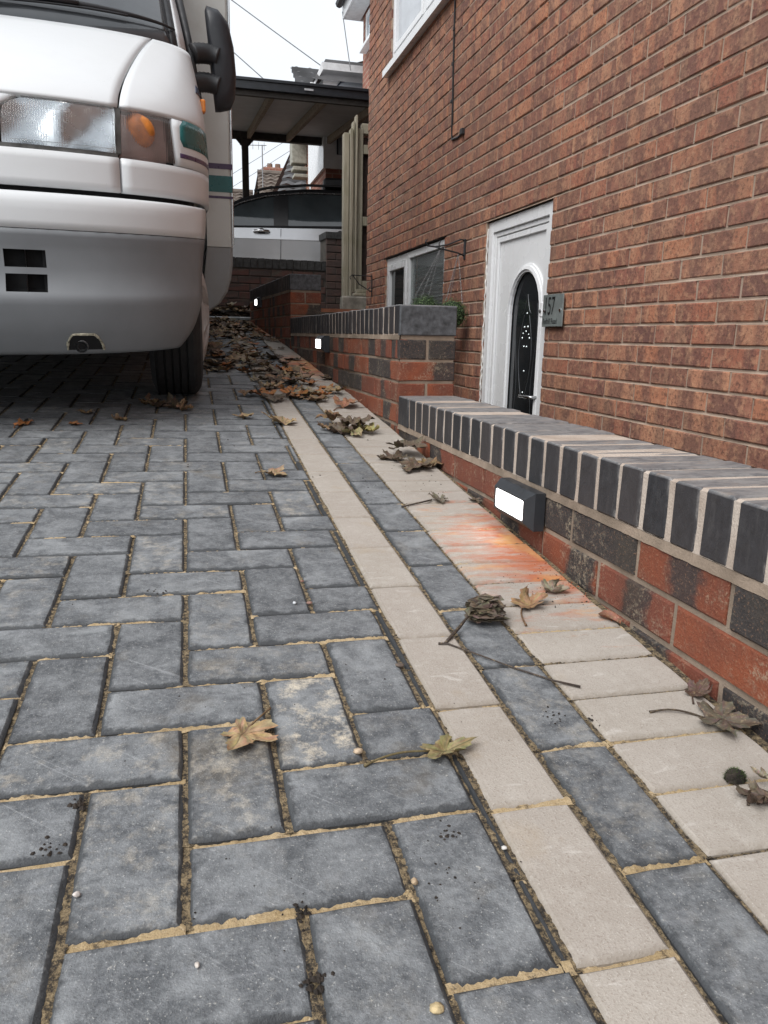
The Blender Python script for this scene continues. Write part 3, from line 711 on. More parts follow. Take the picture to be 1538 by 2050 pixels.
        if end_near:                                  # the end towards the street
            E_ = lambda u, v, c: p0 - d*(c) + n*(-u) + Vector((0, 0, v))
            parts = ((.001, .101), (.112, .2145)) if row % 2 == 0 else ((.001, .2145),)
            for i, (u0, u1) in enumerate(parts):
                vs, fs, uv = lay(lambda u, v, c: E_(u0+u, z-BH+v, c+.0015), u1-u0, BH, .03, .0035, .0012)
                B = {0: (-.3, 1.3, 1), 1: (.62, 1.3, .95), 2: (0, 0, 0)}.get(row, (0, 0, 0)) if name_end == 'mid' else {0: (0,0,0), 1: (.55, 1.3, 1)}.get(row, (0,0,0))
                mm = MB(); mm.add(vs, fs, 0, [(random.random(), u, v, 1) for u, v in uv], (*B, 1)); bd(mm, 'end_brick', WB, fix=False)
        z -= PIT; row += 1
    if end_near:
        m = MB(); E_ = lambda u, v, c: p0 - d*c + n*(-u) + Vector((0, 0, v))
        q = [E_(u, v, c) for c in (-.02, -.003) for (u, v) in ((.006, zbot), (.209, zbot), (.209, ztop-CH+.004), (.006, ztop-CH+.004))]
        m.add(q, [(0,1,2,3),(4,7,6,5),(0,4,5,1),(1,5,6,2),(2,6,7,3),(3,7,4,0)])
        bd(m, 'end_mortar', WM)
        m = MB()                                      # large face of the end coping brick
        vs, fs, uv = lay(lambda u, v, c: E_(u, ztop-CH+v, c+.004), .215, CH, .02, .003, .0008)
        m.add(vs, fs, 0, (random.random(), .1, 0, 1)); bd(m, 'coping_end_brick', plain('coping_end', (.085,.09,.098), .6, var=.3, sc=45, bump=.3), fix=False)
    return root
name_end = ''
W1 = 2.667
sp1 = {}
garden_wall('low_garden_wall', 'lowest and nearest section of brick wall with blue-black coping, end meeting the taller step', (.728, -1.2), (.728, 2.668), -.2108, -1.44, (1.2482+1.2) % .075, perp=((1.338+1.2) % .2365-.2365, (1.223+1.2) % .2365-.2365), end_near=False)
name_end = 'mid'
garden_wall('middle_garden_wall', 'middle step of the brick garden wall with grey coping block facing the camera', (.728, 2.673), (.672, 5.30), .1055, -1.44, .0)
name_end = 'far'
garden_wall('upper_garden_wall', 'farthest and highest step of the brick garden wall near the dark retaining wall', (.672, 5.306), (.575, 7.55), .392, -1.44, .0)

# ================================================================ wall lights (lit)
EMIT = NB('lit_diffuser'); _e = EMIT.xyz(EMIT.obj()); _d = EMIT.math('ADD', EMIT.math('POWER', EMIT.math('DIVIDE', _e[1], .085), 4.), EMIT.math('POWER', EMIT.math('DIVIDE', _e[2], .032), 4.)); EMIT.out((.9,.9,.9), .4, **{'Emission Color': (1, .97, .93), 'Emission Strength': EMIT.map(_d, 0., 1.2, 6., 1.6)}); EMIT = EMIT.m
def wall_light(X, Y0, Y1, Z0, Z1, ang, label):
    """bulkhead box; Y0 near edge, protrudes towards -X"""
    root = empty('wall_light', (X, (Y0+Y1)/2, (Z0+Z1)/2), (0, 0, ang)); tag(root, label, 'wall light', 'lit brick lights along the garden wall')
    hy, hz = (Y1-Y0)/2, (Z1-Z0)/2; D = .043; b = .016
    m = MB(); P = []
    for (x, iy, iz) in ((0, 0, 0), (-D*.55, 0, 0), (-D, b*.8, b)):
        P += [(x, -hy+iy, -hz+iz), (x, hy-iy, -hz+iz), (x, hy-iy, hz-iz), (x, -hy+iy, hz-iz)]
    wy, wz = hy-b*.8-.006, hz-b-.003                        # window in the front
    P += [(-D, -wy, -wz), (-D, wy, -wz), (-D, wy, wz), (-D, -wy, wz)]; P += [(-D+.004, -wy, -wz), (-D+.004, wy, -wz), (-D+.004, wy, wz), (-D+.004, -wy, wz)]
    fs = [(3,2,1,0)]
    for k in range(4):
        for i in range(4): fs.append((4*k+i, 4*k+(i+1) % 4, 4*k+4+(i+1) % 4, 4*k+4+i))
    m.add(P, fs); m.build('housing', ANTH, root)
    m = MB(); c = .006; y, z = wy-.0005, wz-.0005; x = -D+.0015; o = []
    for sy, sz in ((-1,-1),(1,-1),(1,1),(-1,1)):
        for t in range(4):
            a = math.atan2(sz, sy) - math.pi/4 + t*math.pi/6; o.append((x, sy*(y-c)+c*math.cos(a), sz*(z-c)+c*math.sin(a)))
    m.add(o, [tuple(range(16))]); m.build('diffuser', EMIT, root)
    return root
wall_light(.7265, 1.449, 1.640, -.405, -.322, 0, 'nearest lit rectangular wall light in black casing on the lowest wall')
wall_light(.6990, 3.94, 4.13, -.090, -.006, .0213, 'lit wall light on the middle wall step, above the orange stain')
wall_light(.612, 6.72, 6.91, .215, .300, .0433, 'farthest small lit wall light on the upper wall step')
# ================================================================ camper van (local frame: u across, v back from front axle, w up from the paving)
CX, CY = -.95, 3.42
CZ = -.5733+.0901*CY+.012
van = empty('camper_van', (CX, CY, CZ), (TILT, 0, 0))
tag(van, 'white and grey camper van with teal and purple stripes parked nose-out on the drive', 'camper van')
NEXP = 3.5
def smooth_interp(kn, lo, hi, sig):
    xs = np.linspace(lo-.1, hi+.1, 600); ys = np.interp(xs, [k[0] for k in kn], [k[1] for k in kn])
    dx = xs[1]-xs[0]; n = max(1, int(3*sig/dx)); ker = np.exp(-.5*(np.arange(-n, n+1)*dx/sig)**2); ker /= ker.sum()
    yp = np.pad(ys, n, mode='edge'); ys2 = np.convolve(yp, ker, 'valid'); return lambda w: float(np.interp(w, xs, ys2))
f_bump = smooth_interp([(.22,-.79),(.27,-.83),(.33,-.865),(.41,-.885),(.432,-.888),(.45,-.862),(.56,-.858),(.60,-.868),(.70,-.868),(.72,-.85),(.74,-.82)], .2, .76, .011)
f_body = smooth_interp([(.70,-.815),(.735,-.815),(.84,-.805),(.92,-.785),(.99,-.75),(1.03,-.705),(1.10,-.59),(1.20,-.405),(1.28,-.245),(1.34,-.12)], .7, 1.36, .02)
h_bump = smooth_interp([(.22,.985),(.30,1.015),(.40,1.035),(.6,1.045),(.72,1.05)], .2, .76, .02)
h_body = smooth_interp([(.7,1.045),(.9,1.05),(1.1,1.035),(1.32,1.0),(1.5,.975),(2.1,.86)], .7, 2.1, .03)
d_body = smooth_interp([(.7,.80),(.95,.80),(1.1,.66),(1.2,.53),(1.34,.36)], .7, 1.36, .03)
f_scr = lambda w: -.10+(w-1.34)*1.0
def surf(w, ph, part='body'):
    if part == 'bump': W, v0, D = h_bump(w), f_bump(w), .80
    elif part == 'screen': W, v0, D = h_body(w)-.015, f_scr(w), .36
    else: W, v0, D = h_body(w), f_body(w), d_body(w)
    s = 1 if ph >= 0 else -1; a = abs(ph)
    u = s*W*abs(math.sin(a))**(2/NEXP); v = v0+D*(1-abs(math.cos(a))**(2/NEXP))
    if part == 'bump': v += (-.0 if abs(u) < .62 else 0)
    return Vector((u, v+.03*u*u, w))
def phi_u(w, u, part='body'):
    W = h_bump(w) if part == 'bump' else (h_body(w)-.015 if part == 'screen' else h_body(w)); q = min(1, abs(u)/W); return math.copysign(math.asin(q**(NEXP/2)), u)
def phi_v(w, v, part='body', sg=1):
    D = .8 if part == 'bump' else d_body(w); v0 = (f_bump if part == 'bump' else f_body)(w)
    c = max(0., min(1., 1-(v-.03-v0)/D)); return sg*math.acos(min(1, c**(NEXP/2)))
def s_off(w, ph, off, part):
    p = surf(w, ph, part)
    if not off: return p
    e = 1e-3; a = surf(w, min(ph+e, math.pi/2), part)-surf(w, max(ph-e, -math.pi/2), part); b = surf(w+e, ph, part)-surf(w-e, ph, part)
    n = a.cross(b)
    if n.length < 1e-12: n = Vector((math.copysign(1, ph), 0, 0))
    n.normalize()
    if n.dot(Vector((ph*.4, -1, .15))) < 0: n = -n
    return p+n*off
def patch(m, ws, lo, hi, ncol=12, off=0., part='body', skirt=.018, mat=0, skip=None, cols=None):
    """patch of the cab skin between phi lo(w) and hi(w); edges are turned in by `skirt`"""
    rows = []
    for w in ws:
        if cols: ps = cols(w)
        else: a, b = lo(w), hi(w); ps = [a+(b-a)*k/ncol for k in range(ncol+1)]
        rows.append([(w, p) for p in ps])
    nr, nc = len(rows), len(rows[0]); vs = [s_off(w, p, off, part) for r in rows for w, p in r]; fs = []
    for i in range(nr-1):
        for j in range(nc-1):
            if skip and skip(i, j): continue
            fs.append((i*nc+j, i*nc+j+1, (i+1)*nc+j+1, (i+1)*nc+j))
    if skirt:
        loop = [(0, j) for j in range(nc)]+[(i, nc-1) for i in range(1, nr)]+[(nr-1, j) for j in range(nc-2, -1, -1)]+[(i, 0) for i in range(nr-2, 0, -1)]
        b = len(vs)
        for i, j in loop: w, p = rows[i][j]; vs.append(s_off(w, p, off-skirt, part))
        k = len(loop)
        for t in range(k):
            i, j = loop[t]; i2, j2 = loop[(t+1) % k]; fs.append((i*nc+j, i2*nc+j2, b+(t+1) % k, b+t))
    return m.add(vs, fs, mat)
def lin(a, b, n): return [a+(b-a)*i/n for i in range(n+1)]
VW = m_paint('van_white', (.68,.70,.715), (.48,.47,.45), .12); VG = plain('bumper_grey', (.20,.213,.226), .62, var=.05, sc=5, bump=.05, bsc=300); VC = m_paint('habitation_cream', (.56,.575,.55), (.35,.33,.26), .4)
TEAL = plain('teal_stripe', (.012,.115,.115), .3, var=.08); PURP = plain('purple_stripe', (.065,.035,.09), .3, var=.08); GAP = plain('panel_gap', (.008,.008,.009), .9)
VGY = m_paint('skirt_grey', (.25,.26,.265), (.20,.18,.14), .4, .4)
HP = math.pi/2
# inner dark shell closes the gaps
m = MB(); patch(m, lin(.30, .72, 8), lambda w: -phi_v(w, -.5, 'bump'), lambda w: phi_v(w, -.5, 'bump'), 24, -.035, 'bump', 0)
patch(m, lin(.72, 1.31, 10), lambda w: -1.35, lambda w: 1.35, 24, -.045, 'body', 0); m.box((-.80, -.5, .28), (.80, .9, .30)); m.build('inner_shell', GAP, van)
# bumper: grey lower part with two slotted intakes each side, white upper band
vend = lambda w: np.interp(w, [.24, .30, .42, .60, .73], [-.52, -.50, -.475, -.44, -.41])
us = [-.60, -.545, -.49, .49, .545, .60]
def bcols(w):
    e = phi_v(w, vend(w), 'bump'); mid = [phi_u(w, u, 'bump') for u in us]
    L0 = lin(-e, mid[0], 10)[:-1]; return L0+mid[:3]+lin(mid[2], mid[3], 10)[1:-1]+mid[3:]+lin(mid[-1], e, 10)[1:]
jc = [10, 11, 12+9, 12+10]   # column indices that start a slot cell: -.60..-.46 and .46...60
bw = [.246, .256, .27, .29, .31, .33, .355, .38, .40, .415, .432, .438, .489, .508, .558, .575, .60, .616]
def bskip(i, j):
    return bw[i] in (.438, .508) and j in jc
m = MB(); patch(m, bw, None, None, 0, 0, 'bump', .02, 0, bskip, bcols)
for sg in (-1, 1):
    for w0, w1 in ((.438, .489), (.508, .558)):
        c = []
        for uu, ww in ((.49, w0), (.60, w0), (.60, w1), (.49, w1)): c += [s_off(ww, phi_u(ww, sg*uu, 'bump'), 0, 'bump'), s_off(ww, phi_u(ww, sg*uu, 'bump'), -.05, 'bump')]
        m.add(c, [(0,2,3,1),(2,4,5,3),(4,6,7,5),(6,0,1,7)])
bump_o = m.build('bumper', VG, van, smooth=True)
for sg in (-1, 1):
    for w0, w1 in ((.438, .489), (.508, .558)):
        m = MB(); patch(m, [w0, w1], lambda w: phi_u(w, sg*.49, 'bump'), lambda w: phi_u(w, sg*.60, 'bump'), 3, -.045, 'bump', 0)
        a = s_off((w0+w1)/2, phi_u(w0, sg*.545, 'bump'), -.045, 'bump'); m.box((a.x-.004, a.y-.03, w0), (a.x+.004, a.y, w1)); m.build('air_intake', GAP, bump_o)
m = MB(); patch(m, [.618, .64, .67, .69, .703, .712, .719], lambda w: -phi_v(w, vend(w), 'bump'), lambda w: phi_v(w, vend(w), 'bump'), 30, .0005, 'bump', .05); m.build('bumper_band', VW, van, smooth=True)
# chipped towing-eye surround in the lower lip; black patch paints its shaded opening
m = MB()
arc = [(.63+.052*math.cos(t), .262+.05*min(1, 1.25*math.sin(t))) for t in [math.pi*i/14 for i in range(15)]]
for (u0, w0), (u1, w1) in zip(arc[:-1], arc[1:]):
    m.tube([s_off(w0, phi_u(w0, u0, 'bump'), .001, 'bump'), s_off(w1, phi_u(w1, u1, 'bump'), .001, 'bump')], .0045*random.uniform(.6, 1.2), 5, cap=False)
tow = m.build('towing_eye_surround', plain('chipped_cream', (.50,.47,.36), .7, var=.4, sc=60), bump_o)
m = MB(); m.add([s_off(w, phi_u(w, u, 'bump'), .002, 'bump') for u, w in arc], [tuple(range(15))]); m.build('towing_eye_hole_shade', GAP, bump_o)
m = MB(); m.lathe([(-.91, .018), (-.885, .018), (-.885, .012), (-.905, .012)], 14, 'y', (.632, .025, .282)); m.build('towing_eye', plain('dull_steel', (.12,.12,.125), .45, .5), bump_o)
# front panel under the lights
m = MB(); patch(m, [.737, .76, .79, .815, .838], lambda w: -phi_u(w, .762), lambda w: phi_u(w, .762), 24, 0, 'body'); m.build('front_panel', VW, van, smooth=True)
m = MB(); patch(m, lin(.845, .986, 6), lambda w: -phi_u(w, .440+(.05*((w-.945)/.042)**2 if w > .945 else 0)), lambda w: phi_u(w, .440+(.05*((w-.945)/.042)**2 if w > .945 else 0)), 16, -.003, 'body'); m.build('grille_panel', VW, van, smooth=True)
# bonnet
seam = lambda w: float(np.interp(w, [.99, 1.03, 1.08, 1.14, 1.20, 1.26, 1.30, 1.33], [.766, .768, .775, .79, .808, .83, .85, .868]))
wh = [.990, 1.0, 1.015, 1.035, 1.06, 1.09, 1.12, 1.15, 1.18, 1.21, 1.24, 1.27, 1.295, 1.315]
m = MB(); patch(m, wh, lambda w: -phi_u(w, seam(w)-.003), lambda w: phi_u(w, seam(w)-.003), 28, 0, 'body'); m.build('bonnet', VW, van, smooth=True)
for sg in (-1, 1):
    def L_(f): return (lambda w: f(w)) if sg > 0 else (lambda w: -f(w))
    m = MB(); end = lambda w: phi_v(w, min(.02, f_body(w)+d_body(w)+.02))
    patch(m, [.737, .76, .79, .815, .838], L_(lambda w: phi_u(w, .769)), L_(lambda w: HP), 18, 0, 'body')
    patch(m, [.842, .87, .9, .93, .96, .986], L_(lambda w: phi_u(w, .937-.1*(w-.842)**1)), L_(lambda w: HP), 12, 0, 'body')
    patch(m, wh, L_(lambda w: phi_u(w, seam(w)+.003)), L_(lambda w: HP), 20, 0, 'body')
    fe = m.build('fender', VW, van, smooth=True)
    # wing side back to the door, and the door
    m = MB(); xo = sg*1.0
    for (v0, v1, w0, w1, nm) in ((.05, .30, .74, 1.33, 'wing'), (.306, .95, .36, 1.33, 'door')):
        mm = MB(); rows = lin(w0, w1, 8); vs = []
        for w in rows:
            W = h_body(max(w, .72)) if w > .5 else 1.03
            vs += [(sg*W, max(v0, (f_body(w)+d_body(w)+.03 if w > .72 else v0)) if nm == 'wing' else v0, w), (sg*W, v1, w), (sg*(W-.03), v1, w)]
        mm.add(vs, [(3*i+e, 3*i+e+1, 3*i+e+4, 3*i+e+3) for i in range(8) for e in range(2)]); pt = mm.build('wing_side' if nm == 'wing' else 'cab_door', VW, van, smooth=False)
    # headlight: reflector, clear ribbed lens, dark bezel
    uL = lambda w: .448 + (.05*((w-.945)/.042)**2 if w > .945 else 0)
    rows = lin(.853, .987, 9)
    m = MB(); patch(m, rows, L_(lambda w: phi_u(w, uL(w))), L_(lambda w: phi_u(w, .757)), 14, -.004, 'body', 0); hl = m.build('headlight', bpy.data.materials.get('headlamp_lens') or None, van, smooth=True)
    if not bpy.data.materials.get('headlamp_lens'):
        b = NB('headlamp_lens'); x, y, z = b.xyz(b.obj()); rib = b.math('SINE', b.math('MULTIPLY', x, 900.)); rib2 = b.math('MULTIPLY', rib, b.map(b.noise(16, 2, .4), .42, .5))
        b.bump(b.math('ADD', rib2, b.math('MULTIPLY', b.noise(22, 1), .6)), .35, .003); hm = b.out((.95,.97,.97), .06, **{'Transmission Weight': .97, 'IOR': 1.22})
    hl.data.materials.clear(); hl.data.materials.append(bpy.data.materials['headlamp_lens'])
    m = MB(); n_ = 12
    for i, w in enumerate(rows):
        pass
    vs = []; nc = 16
    for i, w in enumerate(rows):
        for k in range(nc+1):
            a, b_ = uL(w), .757; u = a+(b_-a)*k/nc; t = (k/nc-.5)*2; s_ = (i/9-.5)*2
            t2 = ((k/nc) % .5)*4-1
            vs.append(s_off(w, phi_u(w, sg*u), -.014-.016*(1-t2*t2)*(1-s_*s_), 'body'))
    m.add(vs, [(i*(nc+1)+k, i*(nc+1)+k+1, (i+1)*(nc+1)+k+1, (i+1)*(nc+1)+k) for i in range(9) for k in range(nc)])
    m.build('reflector', plain('lamp_reflector', (.50,.53,.56), .25, .9, var=.10, sc=10), hl, smooth=True)
    m = MB()
    for (rw, lo, hi) in (([.9885, .9985], lambda w: phi_u(w, .50), lambda w: phi_u(w, .762)), ([.841, .852], lambda w: phi_u(w, .44), lambda w: phi_u(w, .762))): patch(m, rw, L_(lo), L_(hi), 12, -.007, 'body', .03)
    patch(m, lin(.852, .989, 6), L_(lambda w: phi_u(w, .7575)), L_(lambda w: phi_u(w, .772)), 2, -.006, 'body', .03)
    m.build('bezel', plain('lamp_bezel', (.09,.09,.085), .5, var=.3, sc=30), hl)
    m = MB(); a, b_ = .735, .452
    for w in (.860, .982): m.tube([s_off(w, phi_u(w, sg*(.47+(.75-.47)*k/10)), -.001, 'body') for k in range(11)], .0022, 5)
    m.tube([s_off(w, phi_u(w, sg*.751), -.001, 'body') for w in lin(.86, .982, 6)], .0025, 5)
    for (u0, u1, w0, w1) in ((.562, .622, .955, .978),): 
        m.tube([s_off(w, phi_u(w, sg*u), .0, 'body') for u, w in ((u0, w0), (u1, w0), (u1, w1), (u0, w1), (u0, w0))], .0012, 4)
    m.build('lens_rim', bpy.data.materials['headlamp_lens'], hl)
    # indicator
    rows = lin(.847, .984, 7); uR = lambda w: .930-.1*(w-.842)
    m = MB(); patch(m, rows, L_(lambda w: phi_u(w, .774)), L_(lambda w: phi_u(w, uR(w))), 10, -.002, 'body', .012); ind = m.build('indicator', bpy.data.materials.get('indicator_lens') or UPVC, van, smooth=True)
    if not bpy.data.materials.get('indicator_lens'):
        b = NB('indicator_lens'); x, y, z = b.xyz(b.obj()); b.bump(b.math('SINE', b.math('MULTIPLY', x, 1100.)), .4, .002); b.out((.80,.70,.67), .12, **{'Transmission Weight': .9, 'IOR': 1.2})
        ind.data.materials.clear(); ind.data.materials.append(b.m)
    m = MB(); patch(m, rows, L_(lambda w: phi_u(w, .776)), L_(lambda w: phi_u(w, uR(w)-.004)), 10, -.035, 'body', 0); m.build('lamp_back', plain('lamp_back_grey', (.28,.22,.21), .5, var=.15), ind, smooth=True)
    m = MB(); c = s_off(.93, phi_u(.93, sg*.835), -.028, 'body')
    m.lathe([(-.012, .002), (-.010, .036), (.0, .047), (.006, .050)], 20, 'y', (c.x, c.y, .928)); m.build('amber_bowl', plain('amber_plastic', (.62,.21,.035), .4, var=.2, sc=40), ind, smooth=True)
    # side repeater, badge, hatch outline, stripes
    def strip(nm, mt, w0, w1, p0, p1, off=.0016, par=fe, nc=10, nw=4):
        mm = MB(); patch(mm, lin(w0, w1, nw), L_(p0), L_(p1), nc, off, 'body', .002); return mm.build(nm, mt, par, smooth=True)
    strip('teal_stripe', TEAL, .905, .990, lambda w: phi_u(w, .946+.014*((w-.947)/.045)**4), lambda w: HP)
    strip('purple_stripe', PURP, .868, .882, lambda w: phi_u(w, .945), lambda w: HP)
    c = s_off(1.10, phi_u(1.10, sg*1.028), 0, 'body'); m = MB(); m.bbox((c.x-.004, c.y+.0, 1.078), (c.x+.016, c.y+.05, 1.122), .004); m.build('side_repeater', plain('amber_lens', (.85,.27,.03), .25, var=.1), fe)
    strip('badge', plain('badge_blue', (.03,.06,.14), .25, .3, var=.4, sc=120), 1.128, 1.165, lambda w: phi_u(w, 1.008), lambda w: phi_u(w, 1.024), .002)
# cowl, windscreen, pillars, wiper
m = MB(); patch(m, lin(1.30, 1.345, 3), lambda w: -phi_u(w, .90), lambda w: phi_u(w, .90), 24, -.03, 'body', 0); m.build('scuttle', BLACK, van, smooth=True)
m = MB(); patch(m, lin(1.325, 2.05, 12), lambda w: -phi_u(w, .925-.12*(w-1.33), 'screen'), lambda w: phi_u(w, .925-.12*(w-1.33), 'screen'), 26, 0, 'screen', .01); ws = m.build('windscreen', m_dark_glass('windscreen_glass', (.05,.055,.06), .03), van, smooth=True)
for sg in (-1, 1):
    L_ = (lambda f: f) if sg > 0 else (lambda f: (lambda w: -f(w)))
    m = MB(); patch(m, lin(1.318, 2.05, 8), L_(lambda w: phi_u(w, .928-.12*(w-1.33), 'screen')), L_(lambda w: phi_u(w, .950-.12*(w-1.33), 'screen')), 2, .002, 'screen', .02); m.build('screen_seal', BLACK, van, smooth=True)
    m = MB(); patch(m, lin(1.318, 2.05, 8), L_(lambda w: phi_u(w, .951-.12*(w-1.33), 'screen')), L_(lambda w: HP), 6, .004, 'screen', .03); m.build('screen_pillar', VW, van, smooth=True)
    # side window with its black seal
    m = MB(); q = [(sg*(h_body(w)-.004), v, w) for v, w in ((.26, 1.335), (.95, 1.335), (.95, 1.95), (.80, 1.95))]; m.add(q+[(p[0]-sg*.02, p[1], p[2]) for p in q], [(0,1,2,3), (4,7,6,5), (0,3,7,4)]); m.build('door_window', DKGL, van)
    m = MB(); m.tube([(sg*(h_body(w)+.004), v, w) for v, w in ((.27, 1.15), (.262, 1.2), (.265, 1.3), (.30, 1.42), (.45, 1.62), (.78, 1.95))], .016, 6); m.build('window_seal', BLACK, van, smooth=True)
    # door mirror on two ribbed arms
    mr = MB(); vs = []; prof = []
    o = [(.012, 1.545), (.06, 1.535), (.10, 1.49), (.122, 1.40), (.13, 1.30), (.124, 1.21), (.105, 1.168), (.06, 1.156), (.04, 1.155), (.030, 1.25), (.016, 1.42), (.006, 1.53)]
    cu, cw = .065, 1.34
    for (vv, k) in ((.275, .62), (.285, .86), (.31, .985), (.35, 1.), (.375, .97)):
        for (a, b_) in o: vs.append((sg*(1.058+cu+(a-cu)*k), vv, cw+(b_-cw)*k))
    n_ = len(o); fs = [(i*n_+k, i*n_+(k+1) % n_, (i+1)*n_+(k+1) % n_, (i+1)*n_+k) for i in range(4) for k in range(n_)]+[tuple(range(n_)), tuple(4*n_+k for k in range(n_))]
    mr.add(vs, fs); mo = mr.build('door_mirror', plain('mirror_black', (.018,.02,.025), .48, var=.1), van, smooth=True)
    for w in (1.352, 1.245):
        pts = [(sg*(1.005+.115*t), .27+.03*math.sin(t*2.2), w+.012*math.sin(t*3)) for t in lin(0, 1, 16)]
        m = MB(); m.tube(pts, [.037+.003*(i % 2) for i in range(17)], 12); m.build('mirror_arm', BLACK, mo, smooth=True)
m = MB(); pts = [surf(1.40-.004*math.sin(t*3), phi_u(1.40, .15+.79*t, 'screen'), 'screen')+Vector((0, -.02, .012*math.sin(math.pi*t))) for t in lin(0, 1, 24)]
m.tube(pts, [.005+.006*math.sin(math.pi*min(1, .1+i/26)) for i in range(25)], 6)
m.tube([p+Vector((0, -.012, -.022+.018*i/25)) for i, p in enumerate(pts[:20])], .0045, 5); m.tube([surf(1.335, phi_u(1.335, .1, 'screen'), 'screen')+Vector((0, -.02, .0)), pts[8]+Vector((0, -.018, .0)), pts[14]+Vector((0, -.012, 0))], .008, 6); m.build('wiper', BLACK, van, smooth=True)
# cab roof and rear box
m = MB(); m.bbox((-.86, .55, 2.03), (.86, 1.0, 2.14), .03); m.build('cab_roof', VW, van)
def hab_section(t): return [(1.19, 2.7), (1.2, 2.6), (1.2, 1.6), (1.2, .612)]
prof_top = [(1.10, 2.78), (1.17, 2.75), (1.2, 2.68), (1.2, 1.6), (1.2, .612)]
prof_sk = [(1.198, .609), (1.196, .52), (1.186, .45), (1.165, .38), (1.125, .32), (1.06, .27)]
def hab(prof, nm, mt, close_top):
    m = MB(); ring = [(u, w) for u, w in prof]+[(-u, w) for u, w in reversed(prof)]; k = len(ring); vs = []
    stat = [(.985, .985), (.99, .992), (1.01, 1.), (4.25, 1.), (4.3, .99)]
    for v, s_ in stat: vs += [(u*s_, v, w) for u, w in ring]
    fs = [(i*k+j, i*k+(j+1) % k, (i+1)*k+(j+1) % k, (i+1)*k+j) for i in range(4) for j in range(k)]+[tuple(range(k)), tuple(4*k+j for j in range(k))]
    m.add(vs, fs); return m.build(nm, mt, van)
hbd = hab(prof_top, 'living_body', VC, True); hab(prof_sk, 'body_skirt', VGY, False)
for (w0, w1, mt, nm) in ((.994, 1.020, PURP, 'purple_stripe'), (.883, .962, TEAL, 'teal_stripe'), (.852, .864, PURP, 'purple_stripe')):
    for sg in (-1, 1):
        m = MB(); m.box((sg*1.04 if sg > 0 else -1.2022, .9832, w0), (1.2022 if sg > 0 else -1.04, 4.2, w1)); m.build(nm, mt, hbd)
for sg in (-1, 1): m = MB(); m.tube([(sg*1.199, .99, .62), (sg*1.199, .99, 2.6)], .006, 6); m.build('corner_trim', STEEL, hbd)
m = MB(); m.bbox((1.062, .92, .935), (1.072, .955, 1.105), .003); m.bbox((1.062, .92, .872), (1.072, .955, .905), .003); m.build('door_grip', BLACK, van)
m = MB(); m.box((-1.0, -.55, .30), (.72, .9, .5)); m.box((-1.02, .9, .30), (1.02, 4.1, .6)); m.build('underbody_shadow_box', GAP, van)  # black boxes under the van, added to deepen the shadow beneath
# wheels
TRIM = plain('wheel_trim', (.42,.40,.39), .42, .2, var=.15, sc=12)
def wheel(u_out, v, sg):
    root = empty('wheel', (0, 0, 0)); root.parent = van
    Rr = .335; w = .2; x0 = sg*u_out; g = []
    m = MB(); pr = [(x0-sg*.012, .19), (x0-sg*.0, .215), (x0+sg*.004, .26), (x0-sg*.004, .305), (x0-sg*.02, Rr-.008)]
    nb = 5
    for k in range(nb):
        a = .028+(w-.056)*k/nb; b_ = .028+(w-.056)*(k+1)/nb
        pr += [(x0-sg*(a+.004), Rr), (x0-sg*(b_-.004), Rr), (x0-sg*(b_-.003), Rr-.009), (x0-sg*(b_+.003), Rr-.009)]
    pr += [(x0-sg*(w-.02), Rr-.008), (x0-sg*(w), .29), (x0-sg*(w-.01), .19)]
    m.lathe(pr, 56, 'x', (0, v, Rr-.006)); ty = m.build('tyre', RUBBER, root, smooth=False)
    m = MB(); n = 72; vs = []; fs = []
    radii = [.0, .05, .09, .12, .16, .19, .212]
    for k in range(n):
        a = 2*math.pi*k/n; sp = math.cos(a*6)
        for j, r in enumerate(radii):
            dome = .052*(1-(r/.22)**2)**.6
            dip = -.030 if (sp < -.1 and .08 < r < .18) else 0
            vs.append((x0+sg*(dome+dip-.012), v+max(r, .001)*math.cos(a), Rr-.006+max(r, .001)*math.sin(a)))
    q = len(radii); fs = [(k*q+j, ((k+1) % n)*q+j, ((k+1) % n)*q+j+1, k*q+j+1) for k in range(n) for j in range(q-1)]
    m.add(vs, fs); m.build('rim', TRIM, root, smooth=False)
    return root
for sg in (-1, 1): wheel(.998, 0, sg); wheel(1.03, 2.9, sg)
